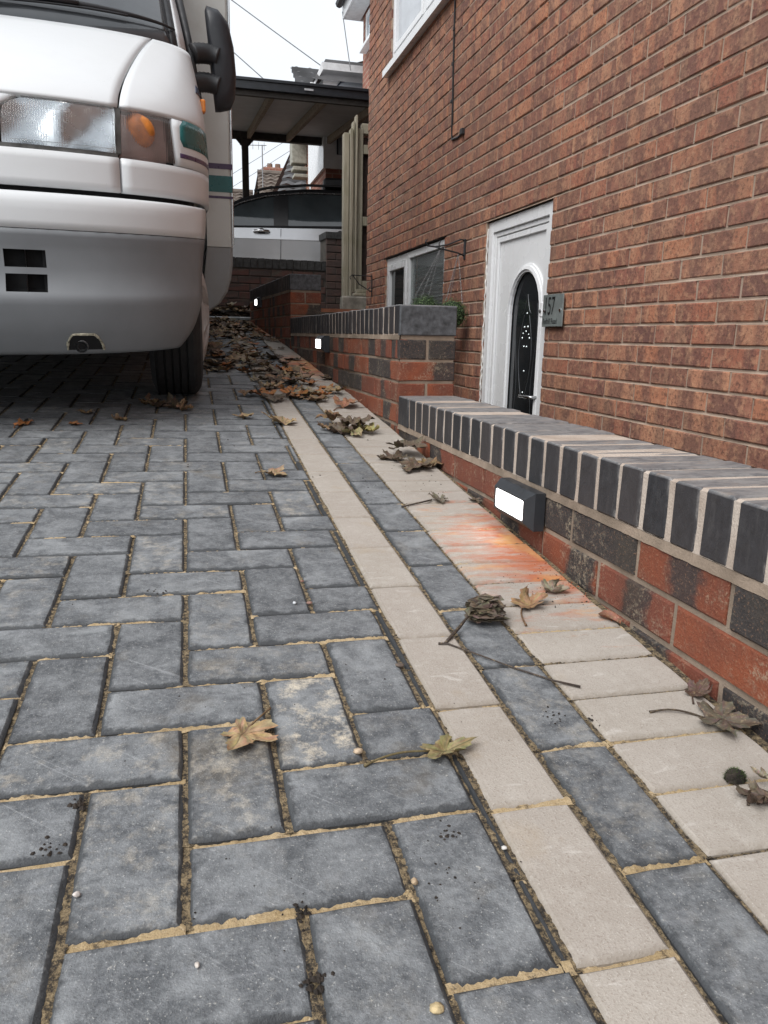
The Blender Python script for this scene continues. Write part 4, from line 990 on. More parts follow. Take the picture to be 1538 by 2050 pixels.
# ================================================================ behind the drive
DBK = m_mortar('dark_mortar', (.10,.088,.075), (.05,.045,.04))
def m_dark_brick():
    b = NB('weathered_dark_brick'); r, u, v, _ = b.attr('A'); n = b.noise(60, 5, .7); n2 = b.noise(8, 4)
    c = b.ramp(r, [(0, (.10,.05,.042)), (.3, (.13,.06,.05)), (.5, (.065,.05,.046)), (.75, (.105,.06,.05)), (1, (.055,.05,.048))])
    c = b.mix(b.map(n, .45, .7, 0, .6), c, (.05,.042,.038)); c = b.mix(b.map(n2, .55, .75, 0, .45), c, (.12,.12,.085)); b.bump(n, .6, .004); return b.out(c, .9)
DB = m_dark_brick()
def retaining():
    p0, p1 = Vector((-2.4, 8.05, 0)), Vector((1.44, 8.32, 0)); d = (p1-p0).normalized(); n = Vector((d.y, -d.x, 0)); L = (p1-p0).length
    root = empty('retaining_wall', (p0.x, p0.y, .1)); O = Vector((p0.x, p0.y, .1)); tag(root, 'low dark weathered brick wall with end pier in front of the parked car', 'wall')
    W = lambda a, b, c: p0+d*a+n*c+Vector((0, 0, b))
    def bd(m, nm, mt, **k): m.v = [tuple(Vector(q)-O) for q in m.v]; return m.build(nm, mt, root, **k)
    m = MB(); q = [W(a, b, c) for c in (-.21, -.008) for a, b in ((0, -.1), (L, -.1), (L, .745), (0, .745))]; m.add(q, [(0,1,2,3),(4,7,6,5),(0,4,5,1),(1,5,6,2),(2,6,7,3),(3,7,4,0)])
    q = [W(a, b, c) for c in (-.28, .012) for a, b in ((L+.006, -.1), (L+.205, -.1), (L+.205, 1.02), (L+.006, 1.02))]; m.add(q, [(0,1,2,3),(4,7,6,5),(0,4,5,1),(1,5,6,2),(2,6,7,3),(3,7,4,0)])
    bd(m, 'mortar', DBK)
    for row in range(9):
        zb = .653-.0765*(row+1)+.0
        if zb < -.05: break
        a = -.0 if row % 2 else -.11
        while a < L:
            s0, s1 = max(a+.005, 0), min(a+.22, L-.003); a += .225
            if s1-s0 < .03 or s0 < 1.2: continue
            vs, fs, uv = lay(lambda u, v, c: W(s0+u, zb+v, c+random.gauss(0, .001)), s1-s0, .066, .03, .004, .002); mm = MB(); mm.add(vs, fs, 0, [(random.random(), u, v, 1) for u, v in uv]); bd(mm, 'brick', DB, fix=False)
    a = 1.4; CP = plain('dark_coping', (.05,.05,.05), .75, var=.3, sc=30, bump=.3)
    while a < L-.03:
        m = MB(); s = a; q = [W(x, z, c) for c in (-.21, .006) for x, z in ((s+.004, .658), (s+.071, .658), (s+.071, .752+random.uniform(-.003,.003)), (s+.004, .752))]
        m.add(q, [(0,1,2,3),(4,7,6,5),(0,4,5,1),(1,5,6,2),(2,6,7,3),(3,7,4,0)]); bd(m, 'coping_brick', CP); a += .075
    for row in range(14):
        zb = .03+.0745*row
        if zb > .94: break
        for (u0, u1) in (((.0, .212),) if row % 2 else ((.0, .103), (.110, .212))):
            vs, fs, uv = lay(lambda u, v, c: W(L+u0+u, zb+v, c+.02), u1-u0, .066, .03, .004, .002); mm = MB(); mm.add(vs, fs, 0, [(random.random()*.4+.5, u, v, 1) for u, v in uv]); bd(mm, 'pier_brick', DB, fix=False)
    m = MB(); q = [W(x, z, c) for c in (-.29, .03) for x, z in ((L-.008, .985), (L+.222, .985), (L+.222, 1.05), (L-.008, 1.05))]; m.add(q, [(0,1,2,3),(4,7,6,5),(0,4,5,1),(1,5,6,2),(2,6,7,3),(3,7,4,0)]); bd(m, 'pier_cap', CP)
retaining()
# kerb at the head of the drive
m = MB(); m.bbox((-2.6, 7.66, .03), (.60, 7.74, .150), .008); tag(m.build('kerb', plain('galvanised_edging', (.30,.31,.31), .5, .2)), 'grey edging kerb across the top end of the drive', 'kerb', kind='structure')
# timber fence at the house corner
fence = empty('timber_fence', (1.66, 7.8, .2)); FO = Vector((1.66, 7.8, .2)); tag(fence, 'weathered grey timber fence posts and boards beside the house corner', 'fence')
def fb(m, nm, mt=TIM, **k): m.v = [tuple(Vector(q)-FO) for q in m.v]; return m.build(nm, mt, fence, **k)
m = MB(); m.bbox((1.525, 7.80, .2), (1.578, 7.89, 1.90), .004); fb(m, 'post')
m = MB(); m.bbox((1.650, 7.79, .40), (1.714, 7.88, 1.945), .004); fb(m, 'post')
for (x0, x1, y0, z0, z1, tw) in ((1.583, 1.604, 7.75, .36, 1.93, .0), (1.611, 1.624, 7.77, .42, 2.0, .0), (1.631, 1.645, 7.74, .42, 2.05, 0)):
    m = MB(); vs = []
    for i in range(9):
        z = z0+(z1-z0)*i/8; s = .0022*math.sin(i*.7+x0*90); vs += [(x0+s, y0, z), (x1+s, y0, z), (x1+s, y0+.1, z), (x0+s, y0+.1, z)]
    m.add(vs, [(4*i+e, 4*i+(e+1) % 4, 4*i+4+(e+1) % 4, 4*i+4+e) for i in range(8) for e in range(4)]+[(3,2,1,0), (32,33,34,35)]); fb(m, 'board')
m = MB(); m.bbox((1.70, 7.80, 1.90), (2.6, 7.86, 1.995), .006); fb(m, 'top_rail')
for z in (1.72, 1.06, .45):
    m = MB(); m.bbox((1.716, 7.80, z), (2.6, 7.85, z+.085), .004); fb(m, 'rail')
BRD = plain('dark_board', (.075,.05,.042), .9, var=.3, sc=9)
for i in range(7):
    m = MB(); m.bbox((1.716+.125*i, 7.856, .3), (1.716+.125*i+.118, 7.875, 1.88), .003); fb(m, 'fence_board', BRD)
m = MB(); m.bbox((1.475, 7.62, .20), (1.80, 7.72, .375), .015); tag(m.build('stone_block', CONC), 'mossy concrete block lying below the timber fence posts', 'block')
m = MB(); m.bbox((1.60, 7.63, .378), (1.85, 7.71, .405), .004); m.bbox((1.63, 7.64, .4065), (1.87, 7.72, .44), .004); tag(m.build('timber_offcut', TIM), 'short timber offcuts stacked on the mossy concrete block', 'timber')
m = MB(); m.box((.80, 5.32, -1.45), (1.70, 7.9, .15)); tag(m.build('raised_bed', EARTH), 'raised earth bed between the upper wall step and the house', 'bed', kind='structure')
m = MB(); m.box((.905, 7.2, .16), (1.66, 7.30, .235)); tag(m.build('bed_edging', plain('terracotta', (.33,.13,.07), .8, bump=.4)), 'red brick edging along the front of the raised bed', 'edging')
# heap of leaves behind the kerb
# small wire bracket near the corner
m = MB(); m.tube([(HX-.006, 7.30, .56), (HX-.006, 7.30, .36)], .006, 6); m.tube([(HX-.006, 7.30, .545), (HX-.20, 7.30, .55), (HX-.22, 7.30, .53), (HX-.21, 7.3, .51)], .005, 6); m.tube([(HX-.006, 7.30, .40), (HX-.13, 7.30, .47), (HX-.19, 7.30, .545)], .005, 6)
m.tube([(HX-.006, 7.3, .42), (HX-.03, 7.3, .40), (HX-.04, 7.3, .43), (HX-.02, 7.3, .45)], .004, 6)
tag(m.build('basket_bracket', BLACK), 'empty black wire basket bracket at the far corner of the house', 'bracket')

# ================================================================ carport
cp = empty('carport', (1.2, 9.2, .2)); CO = Vector((1.2, 9.2, .2)); tag(cp, 'dark lean-to carport with timber joists over the parked car', 'carport')
def cb(m, nm, mt, **k): m.v = [tuple(Vector(q)-CO) for q in m.v]; return m.build(nm, mt, cp, **k)
FAS = plain('black_fascia', (.018,.02,.025), .35, var=.15); CEI = plain('painted_ceiling', (.42,.43,.445), .6, var=.06, sc=4); JST = plain('stained_joist', (.27,.21,.155), .8, var=.2, sc=20, bump=.3); DKT = plain('dark_beam', (.055,.048,.043), .8, var=.2, sc=12, bump=.3)
slope = lambda y: 2.57+(y-9.2)*.105
m = MB(); m.bbox((-2.6, 9.16, 2.585), (3.6, 9.2, 2.685), .006); m.bbox((-2.6, 9.145, 2.668), (3.6, 9.159, 2.70), .003); cb(m, 'fascia', FAS)
m = MB(); m.bbox((-2.6, 9.202, 2.53), (3.6, 9.25, 2.60), .004); cb(m, 'front_beam', DKT)
m = MB(); y0, y1 = 9.205, 13.0; m.add([(-2.6, y0, slope(y0)+.06), (3.6, y0, slope(y0)+.06), (3.6, y1, slope(y1)+.06), (-2.6, y1, slope(y1)+.06), (-2.6, y0, slope(y0)+.11), (3.6, y0, slope(y0)+.11), (3.6, y1, slope(y1)+.11), (-2.6, y1, slope(y1)+.11)], [(0,1,2,3), (4,7,6,5), (0,4,5,1), (1,5,6,2), (2,6,7,3), (3,7,4,0)]); cb(m, 'roof_deck', CEI)
for x in (-1.9, -.95, 0.0, .98, 1.58, 2.2, 2.9):
    m = MB(); ya, yb = 9.252, 12.74; w = .05
    m.add([(x, ya, slope(ya)-.03), (x+w, ya, slope(ya)-.03), (x+w, yb, slope(yb)-.04), (x, yb, slope(yb)-.04), (x, ya, slope(ya)+.058), (x+w, ya, slope(ya)+.058), (x+w, yb, slope(yb)+.058), (x, yb, slope(yb)+.058)], [(0,3,2,1), (4,5,6,7), (0,1,5,4), (1,2,6,5), (2,3,7,6), (3,0,4,7)]); cb(m, 'joist', JST)
m = MB(); m.bbox((-2.6, 12.75, 2.90), (3.6, 12.85, 3.065), .005); cb(m, 'rear_beam', DKT)
for x in (-2.3, .90, 3.3):
    m = MB(); m.bbox((x, 12.755, .2), (x+.10, 12.845, 2.899), .006); m.add([(x-.09, 12.78, 2.899), (x+.19, 12.78, 2.899), (x+.1, 12.78, 2.80), (x, 12.78, 2.80), (x-.09, 12.82, 2.899), (x+.19, 12.82, 2.899), (x+.1, 12.82, 2.80), (x, 12.82, 2.80)], [(0,1,2,3), (4,7,6,5), (0,3,7,4), (1,5,6,2)]); cb(m, 'post', DKT)
m = MB(); m.bbox((1.34, 9.141, 2.62), (1.44, 9.1445, 2.64), .001); cb(m, 'maker_plate', plain('plate_silver', (.6,.6,.62), .35, .5))

# ================================================================ parked car (local: s along, front at s=0 towards -x)
CARY = R(-7)
car = empty('parked_car', (1.25, 10.95, .205), (0, 0, CARY)); tag(car, 'silver grey car seen side-on behind the dark brick wall under the carport', 'car')
CPAINT = NB('silver_paint'); CPAINT.out(CPAINT.mix(CPAINT.map(CPAINT.noise(4, 3), .3, .7), (.46,.465,.48), (.52,.525,.54)), .26, .5, **{'Coat Weight': .8, 'Coat Roughness': .04}); CPAINT = CPAINT.m
CROOF = plain('black_roof', (.018,.018,.02), .38, var=.1)
LEN = 4.4; S0 = -2.35
def topz(s):   # bonnet / belt height along the car
    return float(np.interp(s, [0, .15, .5, 1.2, 1.5, 4.1, 4.4], [.62, .78, .93, 1.02, 1.06, 1.13, 1.05]))
def lat(z): return float(np.interp(z, [.25, .35, .55, .75, .93, .945, 1.04, 1.15], [.84, .875, .90, .912, .925, .927, .90, .865]))
def endk(s): return float(np.interp(s, [0, .1, .35, .8, 3.7, 4.15, 4.4], [.72, .85, .95, 1, 1, .95, .78]))
ss = lin(0, LEN, 44); zs = [.25, .35, .55, .75, .93, .945]
m = MB(); vs = []; cols = 8
for s in ss:
    t = topz(s); zz = [min(z, t-.02*(6-i)) for i, z in enumerate(zs)]+[max(.95, t-.07) if t > 1.02 else t-.012, t]
    for sg in (-1, 1):
        vs += [(S0+s, sg*lat(z)*endk(s), z) for z in zz]
n2 = 16
for i in range(44):
    for sg in (0, 1):
        for k in range(7): vs_ = 0
fs = []
for i in range(44):
    for sg in (0, 1):
        for k in range(7): fs.append((i*n2+sg*8+k, (i+1)*n2+sg*8+k, (i+1)*n2+sg*8+k+1, i*n2+sg*8+k+1))
    fs.append((i*n2+7, (i+1)*n2+7, (i+1)*n2+15, i*n2+15)); fs.append((i*n2, i*n2+8, (i+1)*n2+8, (i+1)*n2))
fs += [tuple(range(8))+tuple(range(15, 7, -1)), tuple(44*n2+k for k in list(range(8))+list(range(15, 7, -1)))]
m.add(vs, fs); body = m.build('car_body', CPAINT, car, smooth=False)
body.data.polygons.foreach_set('use_smooth', [False]*len(body.data.polygons))
def roofz(s): return float(np.interp(s, [1.2, 1.55, 1.9, 2.2, 2.7, 3.3, 3.9, 4.3], [1.03, 1.28, 1.46, 1.55, 1.615, 1.615, 1.55, 1.10]))
def glat(z, s): return float(np.interp(z, [1.03, 1.15, 1.5, 1.62], [.875, .86, .70, .58]))
# roof shell, pillars and glass on both sides
m = MB(); ra = lin(1.5, 4.1, 20); vs = []
for s in ra:
    z = roofz(s); w = glat(z-.03, s)
    vs += [(S0+s, -w-.03, z-.075), (S0+s, -w, z-.015), (S0+s, -w*.6, z+.015), (S0+s, w*.6, z+.015), (S0+s, w, z-.015), (S0+s, w+.03, z-.075)]
m.add(vs, [(6*i+k, 6*i+6+k, 6*i+7+k, 6*i+k+1) for i in range(20) for k in range(5)]); m.build('car_roof', CROOF, car, smooth=True)
m = MB()
for sg in (-1, 1):
    pts = [(S0+s, sg*(glat(roofz(s)-.03, s)-.03), roofz(s)+.035) for s in lin(2.05, 3.95, 18)]; m.tube(pts, .016, 6)
    for s in (2.1, 3.9): m.tube([(S0+s, sg*(glat(roofz(s)-.03, s)-.03), roofz(s)-.01), (S0+s, sg*(glat(roofz(s)-.03, s)-.03), roofz(s)+.035)], .014, 6)
m.build('roof_rail', CROOF, car, smooth=True)
GL = m_dark_glass('car_glass', (.035,.042,.046), .03); GL.node_tree.nodes['Principled BSDF'].inputs['Specular IOR Level'].default_value = .9
def side_quad(s0, s1, zt_off, z0f, sg, nm, mt, inset, par=car, n=10):
    mm = MB(); vs = []
    for s in lin(s0, s1, n):
        zb = topz(s)+.012; zt = max(zb+.004, roofz(s)-zt_off)
        for f in (0, .5, 1):
            z = zb+(zt-zb)*f; vs.append((S0+s, sg*(glat(z, s)-inset), z))
    mm.add(vs, [(3*i+k, 3*i+3+k, 3*i+4+k, 3*i+k+1) for i in range(n) for k in range(2)]); return mm.build(nm, mt, par, smooth=True)
for sg in (-1, 1):
    for (a, b_, nm) in ((1.46, 2.30, 'front_window'), (2.46, 3.30, 'rear_window'), (3.36, 3.95, 'quarter_window')): side_quad(a, b_, .085, 0, sg, nm, GL, .012)
    for (a, b_) in ((2.29, 2.47), (3.29, 3.37), (3.94, 4.12)): side_quad(a, b_, .06, 0, sg, 'pillar', CROOF, -.002, n=3)
    m = MB(); m.tube([(S0+s, sg*(glat(topz(s)+.01, s)+.006), topz(s)+.008) for s in lin(1.3, 4.0, 20)], .020, 5); m.build('belt_trim', BLACK, car)
    m = MB(); m.tube([(S0+s, sg*(glat(roofz(s)-.07, s)+.012), roofz(s)-.07) for s in lin(1.5, 4.0, 26)], .007, 5); m.build('roof_trim', plain('satin_trim', (.5,.51,.53), .25, .8) if 'satin_trim' not in bpy.data.materials else bpy.data.materials['satin_trim'], car)
    for hs_ in (2.14, 3.12):
        m = MB(); vs = []; yy = sg*(lat(1.02))
        m.tube([(S0+hs_-.10, yy, 1.03), (S0+hs_-.08, yy+sg*.028, 1.036), (S0+hs_, yy+sg*.036, 1.04), (S0+hs_+.08, yy+sg*.028, 1.036), (S0+hs_+.10, yy, 1.03)], [.010, .016, .017, .016, .010], 8); m.build('door_handle', CHROME, car, smooth=True)
        m = MB(); m.lathe([(yy+sg*.002, .045), (yy+sg*.004, .042), (yy+sg*.004, .001)], 16, 'y', (S0+hs_, 0, 1.028)); m.build('handle_cup', BLACK, car)
    for ds in (1.30, 2.37, 3.34):
        m = MB(); m.tube([(S0+ds+.02*(z-.6), sg*(lat(z)*endk(ds)+.0005), z) for z in lin(.34, topz(ds)-.01, 10)], .004, 4); m.build('door_seam', GAP, car)
    m = MB(); m.bbox((S0+1.42, sg*.93-.06, 1.06), (S0+1.56, sg*.93+.06, 1.20), .03); m.build('door_mirror', CROOF, car)
m = MB(); m.add([(S0+1.2, -.72, 1.03), (S0+1.2, .72, 1.03), (S0+2.18, .56, 1.55), (S0+2.18, -.56, 1.55)], [(0,1,2,3)]); m.build('windscreen', GL, car)
m = MB(); m.add([(S0+4.28, -.66, 1.12), (S0+4.28, .66, 1.12), (S0+3.98, .56, 1.53), (S0+3.98, -.56, 1.53)], [(0,1,2,3)]); m.build('rear_screen', GL, car)
m = MB(); m.box((S0+1.5, -.60, 1.0), (S0+4.0, .60, 1.02)); m.build('cabin_floor', GAP, car)
for s in (.85, 3.5):
    for sg in (-1, 1):
        m = MB(); m.lathe([(sg*.72, .2), (sg*.72, .32), (sg*.74, .335), (sg*.90, .335), (sg*.925, .31), (sg*.925, .22)], 36, 'y', (S0+s, 0, .33)); wh_ = m.build('wheel', RUBBER, car)
        m = MB(); m.lathe([(sg*.915, .225), (sg*.90, .20), (sg*.915, .08), (sg*.92, .001)], 20, 'y', (S0+s, 0, .33)); m.build('rim', STEEL, wh_)
m = MB(); m.bbox((S0+2.93, -.5, 1.655), (S0+3.9, .5, 1.77), .03); rb = m.build('roof_box', BLACK, car)
# ================================================================ neighbouring houses
NB1 = m_far_brick('neighbour_brick', (.33,.12,.08), (.25,.10,.07), (.40,.28,.21)); NB2 = m_far_brick('far_brick', (.40,.17,.11), (.30,.125,.085), (.46,.33,.25))
RT = m_roof_tile('brown_tiles', (.15,.12,.10)); RT2 = m_roof_tile('grey_tiles', (.10,.10,.105)); SOF = plain('soffit_white', (.72,.73,.74), .4, var=.08); PANE = plain('sky_pane', (.42,.47,.52), .05, var=.12, sc=2)
def parts(root):
    O = root.location.copy()
    def f(m, nm, mt, par=None, **k): m.v = [tuple(Vector(q)-O) for q in m.v]; return m.build(nm, mt, par or root, **k)
    return f
# next house: only its far corner, eaves box and a window edge show past our wall
n1 = empty('neighbour_house', (2.62, 10.8, .2)); tag(n1, 'brick neighbour house with white eaves box just past the house wall', 'house'); f = parts(n1)
m = MB(); m.box((2.62, 9.6, .2), (9, 12.0, 4.75)); f(m, 'wall', NB1)
m = MB(); m.bbox((2.37, 9.4, 4.46), (2.60, 12.12, 4.50), .004); m.bbox((2.34, 9.4, 4.46), (2.368, 12.13, 4.66), .004); m.bbox((2.34, 12.131, 4.47), (2.70, 12.155, 4.85), .004); f(m, 'eaves_box', SOF)
m = MB(); m.tube([(2.29, 9.4, 4.66), (2.29, 12.15, 4.66)], .055, 8); f(m, 'gutter', BLACK)
m = MB(); m.add([(2.28, 9.3, 4.70), (2.28, 12.2, 4.70), (5.8, 12.2, 7.2), (5.8, 9.3, 7.2), (9.3, 9.3, 4.7), (9.3, 12.2, 4.7)], [(0,3,2,1), (3,4,5,2), (0,4,3), (1,2,5), (0,1,5,4)]); f(m, 'roof', RT)
m = MB(); frame_ring(m, 2.60, 2.66, 10.7, 11.75, 3.98, 4.42, .06); w = f(m, 'window', UPVC)
m = MB(); m.box((2.615, 10.76, 4.04), (2.62, 11.69, 4.36)); f(m, 'pane', PANE, w)
m = MB(); m.bbox((2.52, 10.65, 3.93), (2.64, 11.8, 3.975), .004); f(m, 'sill', UPVC, w)
# flat-roofed bay of the house beyond
bay = empty('bay_window', (2.7, 12.9, 2.6)); tag(bay, 'white framed bay window with dark hipped roof above the carport', 'bay window'); _f = parts(bay); f = lambda m, nm, mt, par=None, **k: (setattr(m, 'v', [(q[0], q[1], q[2]+.14) for q in m.v]), _f(m, nm, mt, par, **k))[1]
m = MB(); m.add([(1.98, 12.52, 3.53), (4.2, 12.52, 3.53), (4.2, 12.52, 3.62), (1.98, 12.52, 3.62), (2.18, 12.66, 3.95), (4.2, 12.66, 3.95), (2.18, 14.2, 3.95), (4.2, 14.2, 3.95), (1.98, 14.3, 3.53), (1.98, 14.3, 3.62)], [(3,2,5,4), (4,5,7,6), (3,4,6,9)]); f(m, 'bay_roof', RT2)
m = MB(); m.add([(2.10, 12.51, 3.86), (4.2, 12.51, 3.86), (4.2, 12.51, 3.76), (2.12, 12.51, 3.76), (1.96, 12.6, 3.48), (1.98, 12.6, 3.56)], [(0,1,2,3), (0,3,4,5)]); m.bbox((1.94, 12.62, 3.46), (2.02, 14.3, 3.60), .004); f(m, 'fascia', SOF)
m = MB(); m.box((2.14, 12.62, 2.4), (4.2, 12.66, 3.76)); m.box((2.14, 12.661, 2.4), (2.18, 14.2, 3.7)); f(m, 'bay_frame', UPVC)
m = MB(); o = [(2.36, 2.6), (2.36, 3.58), (2.40, 3.63), (2.5, 3.665), (3.6, 3.70), (3.6, 2.6)]; m.prism(o, lambda a, b, d: (a, d, b), 12.60, 12.612); p = f(m, 'pane', PANE)
m = MB(); pts = [(a, 12.598, b) for a, b in o]; m.tube(pts, .014, 5); f(m, 'pane_rim', plain('dark_rim', (.02,.025,.05), .4), p)
m = MB(); m.box((2.185, 12.67, .3), (4.2, 14.2, 3.6)); f(m, 'bay_core', NB1)
# row house seen under the carport roof
n2 = empty('row_house', (2.75, 16, .3)); tag(n2, 'red brick row house with white windows seen under the carport roof', 'house'); f = parts(n2)
m = MB(); m.box((2.75, 14.3, .3), (9, 18.6, 4.42)); f(m, 'wall', NB2)
for (ya, yb, za, zb) in ((15.25, 16.15, 3.45, 4.2), (14.55, 15.0, 3.6, 4.2), (16.95, 17.75, 2.55, 3.75)):
    m = MB(); frame_ring(m, 2.70, 2.76, ya, yb, za, zb, .07); m.bbox((2.702, (ya+yb)/2-.03, za+.07), (2.76, (ya+yb)/2+.03, zb-.07), .004); w = f(m, 'window', UPVC)
    m = MB(); m.box((2.73, ya+.07, za+.07), (2.735, yb-.07, zb-.07)); f(m, 'pane', PANE, w)
    m = MB(); m.bbox((2.60, ya-.08, za-.07), (2.76, yb+.08, za-.004), .004); f(m, 'sill', UPVC, w)
m = MB(); m.tube([(2.66, 15.1, .3), (2.66, 15.1, 4.3)], .045, 8); f(m, 'drainpipe', BLACK)
m = MB(); m.bbox((2.42, 14.2, 4.30), (2.74, 18.7, 4.40), .004); m.bbox((2.40, 18.35, 3.75), (2.74, 18.72, 4.40), .01); m.bbox((2.44, 18.30, 3.45), (2.78, 18.64, 3.52), .01); m.bbox((2.42, 18.32, 3.60), (2.76, 18.68, 3.68), .01); f(m, 'eaves_board', plain('old_eaves', (.36,.355,.30), .7, var=.15))
m = MB(); m.add([(2.35, 14.3, 4.40), (2.35, 18.8, 4.40), (6, 18.8, 5.6), (6, 14.3, 5.6)], [(0,1,2,3)]); f(m, 'roof', RT)
b2 = empty('lower_bay', (2.6, 13.8, .3)); tag(b2, 'brick bay with white window and sloping sill beside the fence', 'bay window'); f = parts(b2)
m = MB(); m.box((2.45, 13.25, .3), (4.4, 14.25, 2.78)); f(m, 'bay_brick', m_far_brick('bay_brick', (.48,.20,.12), (.40,.165,.10), (.60,.45,.33)))
m = MB(); m.box((2.47, 13.27, 2.83), (4.4, 14.22, 3.6)); f(m, 'bay_glazing', PANE)
for (x, y) in ((2.455, 13.255), (2.455, 14.15), (3.0, 13.255)):
    m = MB(); m.bbox((x, y, 2.83), (x+.07, y+.07, 3.62), .005); f(m, 'mullion', UPVC)
m = MB(); m.bbox((2.36, 13.16, 2.77), (4.4, 14.3, 2.83), .006); f(m, 'sill', SOF)
# tiled roofs far down the street
def tiled_house(loc, label, x0, x1, y0, yr, ze, zr, tile, hip=0.):
    root = empty('far_house', loc); tag(root, label, 'house', 'houses far down the street'); f = parts(root)
    m = MB(); m.box((x0+.2, y0+.25, .2), (x1-.2, y0+6, ze)); f(m, 'wall', NB2)
    m = MB(); n = int(math.hypot(zr-ze, yr-y0)/.32)
    for i in range(n):
        a, b = i/n, (i+1)/n; xa0, xa1 = x0+hip*a, x1-hip*a*.4; xb0, xb1 = x0+hip*b, x1-hip*b*.4
        ya, yb, za, zb = y0+(yr-y0)*a, y0+(yr-y0)*b, ze+(zr-ze)*a, ze+(zr-ze)*b; k = max(4, int((x1-x0)/.33)); vs = []
        for j in range(2*k+1):
            t = j/(2*k); hgt = .05 if j % 2 else .0; vs += [(xa0+(xa1-xa0)*t, ya-.05, za+.06+hgt), (xb0+(xb1-xb0)*t, yb, zb+hgt)]
        m.add(vs, [(2*j, 2*j+2, 2*j+3, 2*j+1) for j in range(2*k)])
        m.add([(xa0, ya-.05, za+.0), (xa1, ya-.05, za+.0), (xa1, ya-.05, za+.07), (xa0, ya-.05, za+.07)], [(0,1,2,3)])
    m.add([(x0+hip, yr, zr), (x1-hip*.4, yr, zr), (x1, yr*2-y0, ze), (x0, yr*2-y0, ze)], [(0,1,2,3)]); r = f(m, 'roof', tile, fix=False)
    m = MB(); m.tube([(x0+hip, yr, zr+.05), (x1-hip*.4, yr, zr+.05)], .12, 8); f(m, 'ridge', tile, r)
    return root, f, r
_, f, r = tiled_house((3, 30, .2), 'far house with brown tiled roof and chimney pots left of the row house', 2.45, 7.2, 27.5, 30.5, 3.9, 5.75, RT, .25)
m = MB(); m.bbox((2.9, 30.6, 5.5), (3.9, 31.2, 6.05), .03); f(m, 'chimney', NB1, r)
for x in (3.2, 3.5):
    m = MB(); m.lathe([(6.05, .11), (6.22, .10), (6.22, .07)], 10, 'z', (x, 30.9, 0)); f(m, 'chimney_pot', plain('clay_pot', (.22,.14,.10), .9) if 'clay_pot' not in bpy.data.materials else bpy.data.materials['clay_pot'], r)
tiled_house((0, 31, .2), 'far house with lower tiled roof seen behind the carport post', -3.5, 2.6, 28.5, 31.5, 3.6, 5.2, RT)
_, f, r = tiled_house((3, 20, .3), 'house with dark tiled roof beyond the row house eaves', 2.15, 7.0, 19.2, 22.0, 3.2, 5.2, RT2, .9)
m = MB(); m.bbox((2.28, 19.5, .3), (2.42, 21.5, 3.2), .01); f(m, 'white_window_strip', UPVC)
tiled_house((3, 16, .3), 'tiled roof showing between the carport fascia and the bay roof', 2.35, 8, 15.6, 18.5, 4.3, 5.05, RT2, .0) if False else None
u = empty('roof_ridge_house', (4, 22, .3)); tag(u, 'grey tiled roof corner peeping over the carport fascia', 'house'); f = parts(u)
m = MB()
for i in range(7):
    y0, z0 = 21.0+.32*i, 5.72+.21*i; k = 16; vs = []
    for j in range(2*k+1): t = j/(2*k); h = .06 if j % 2 else 0; vs += [(3.0+6*t, y0-.05, z0+.07+h), (3.0+6*t, y0+.32, z0+.21+h)]
    m.add(vs, [(2*j, 2*j+2, 2*j+3, 2*j+1) for j in range(2*k)]); m.add([(3.0, y0-.05, z0-.02), (9, y0-.05, z0-.02), (9, y0-.05, z0+.135), (3.0, y0-.05, z0+.135)], [(0,1,2,3)])
f(m, 'roof', RT2, fix=False)
m = MB(); m.box((3.2, 21.2, .3), (8.8, 25, 5.6)); f(m, 'wall', NB2)
# overhead wires and a TV aerial
WIRE = plain('overhead_wire', (.30,.31,.32), .6)
def wire(a, b, sag, label, r=.009):
    m = MB(); a, b = Vector(a), Vector(b); m.tube([a+(b-a)*t+Vector((0, 0, -sag*4*t*(1-t))) for t in lin(0, 1, 20)], r, 5); tag(m.build('overhead_wire', WIRE), label, 'wire', 'overhead wires')
wire((-1.4, 14, 6.55), (2.9, 14, 4.10), .02, 'upper overhead wire slanting down to the bay roof')
wire((-1.4, 14, 6.17), (3.2, 14, 2.80), .02, 'lower overhead wire slanting down behind the carport fascia')
wire((2.33, 12.1, 4.55), (2.50, 12.3, 3.85), .01, 'thin wire hanging from the white eaves box to the bay', .007)
wire((-1.5, 26, 3.0), (4.2, 26, 6.6), .05, 'upper of two far wires rising right behind the carport post')
wire((-1.5, 26, 2.6), (4.6, 26, 6.5), .05, 'lower of two far wires rising right behind the carport post')
a = empty('tv_aerial', (2.37, 25, 4.6)); tag(a, 'thin TV aerial on a mast above the far roofs', 'aerial'); f = parts(a)
m = MB(); m.tube([(2.37, 25, 4.3), (2.37, 25, 5.55)], .018, 6); f(m, 'mast', WIRE)
m = MB(); m.tube([(1.7, 25, 5.50), (2.5, 25, 5.54)], .012, 5)
for i in range(5): m.tube([(1.75+.17*i, 25, 5.40), (1.75+.17*i, 25, 5.62)], .007, 4)
f(m, 'boom', WIRE)
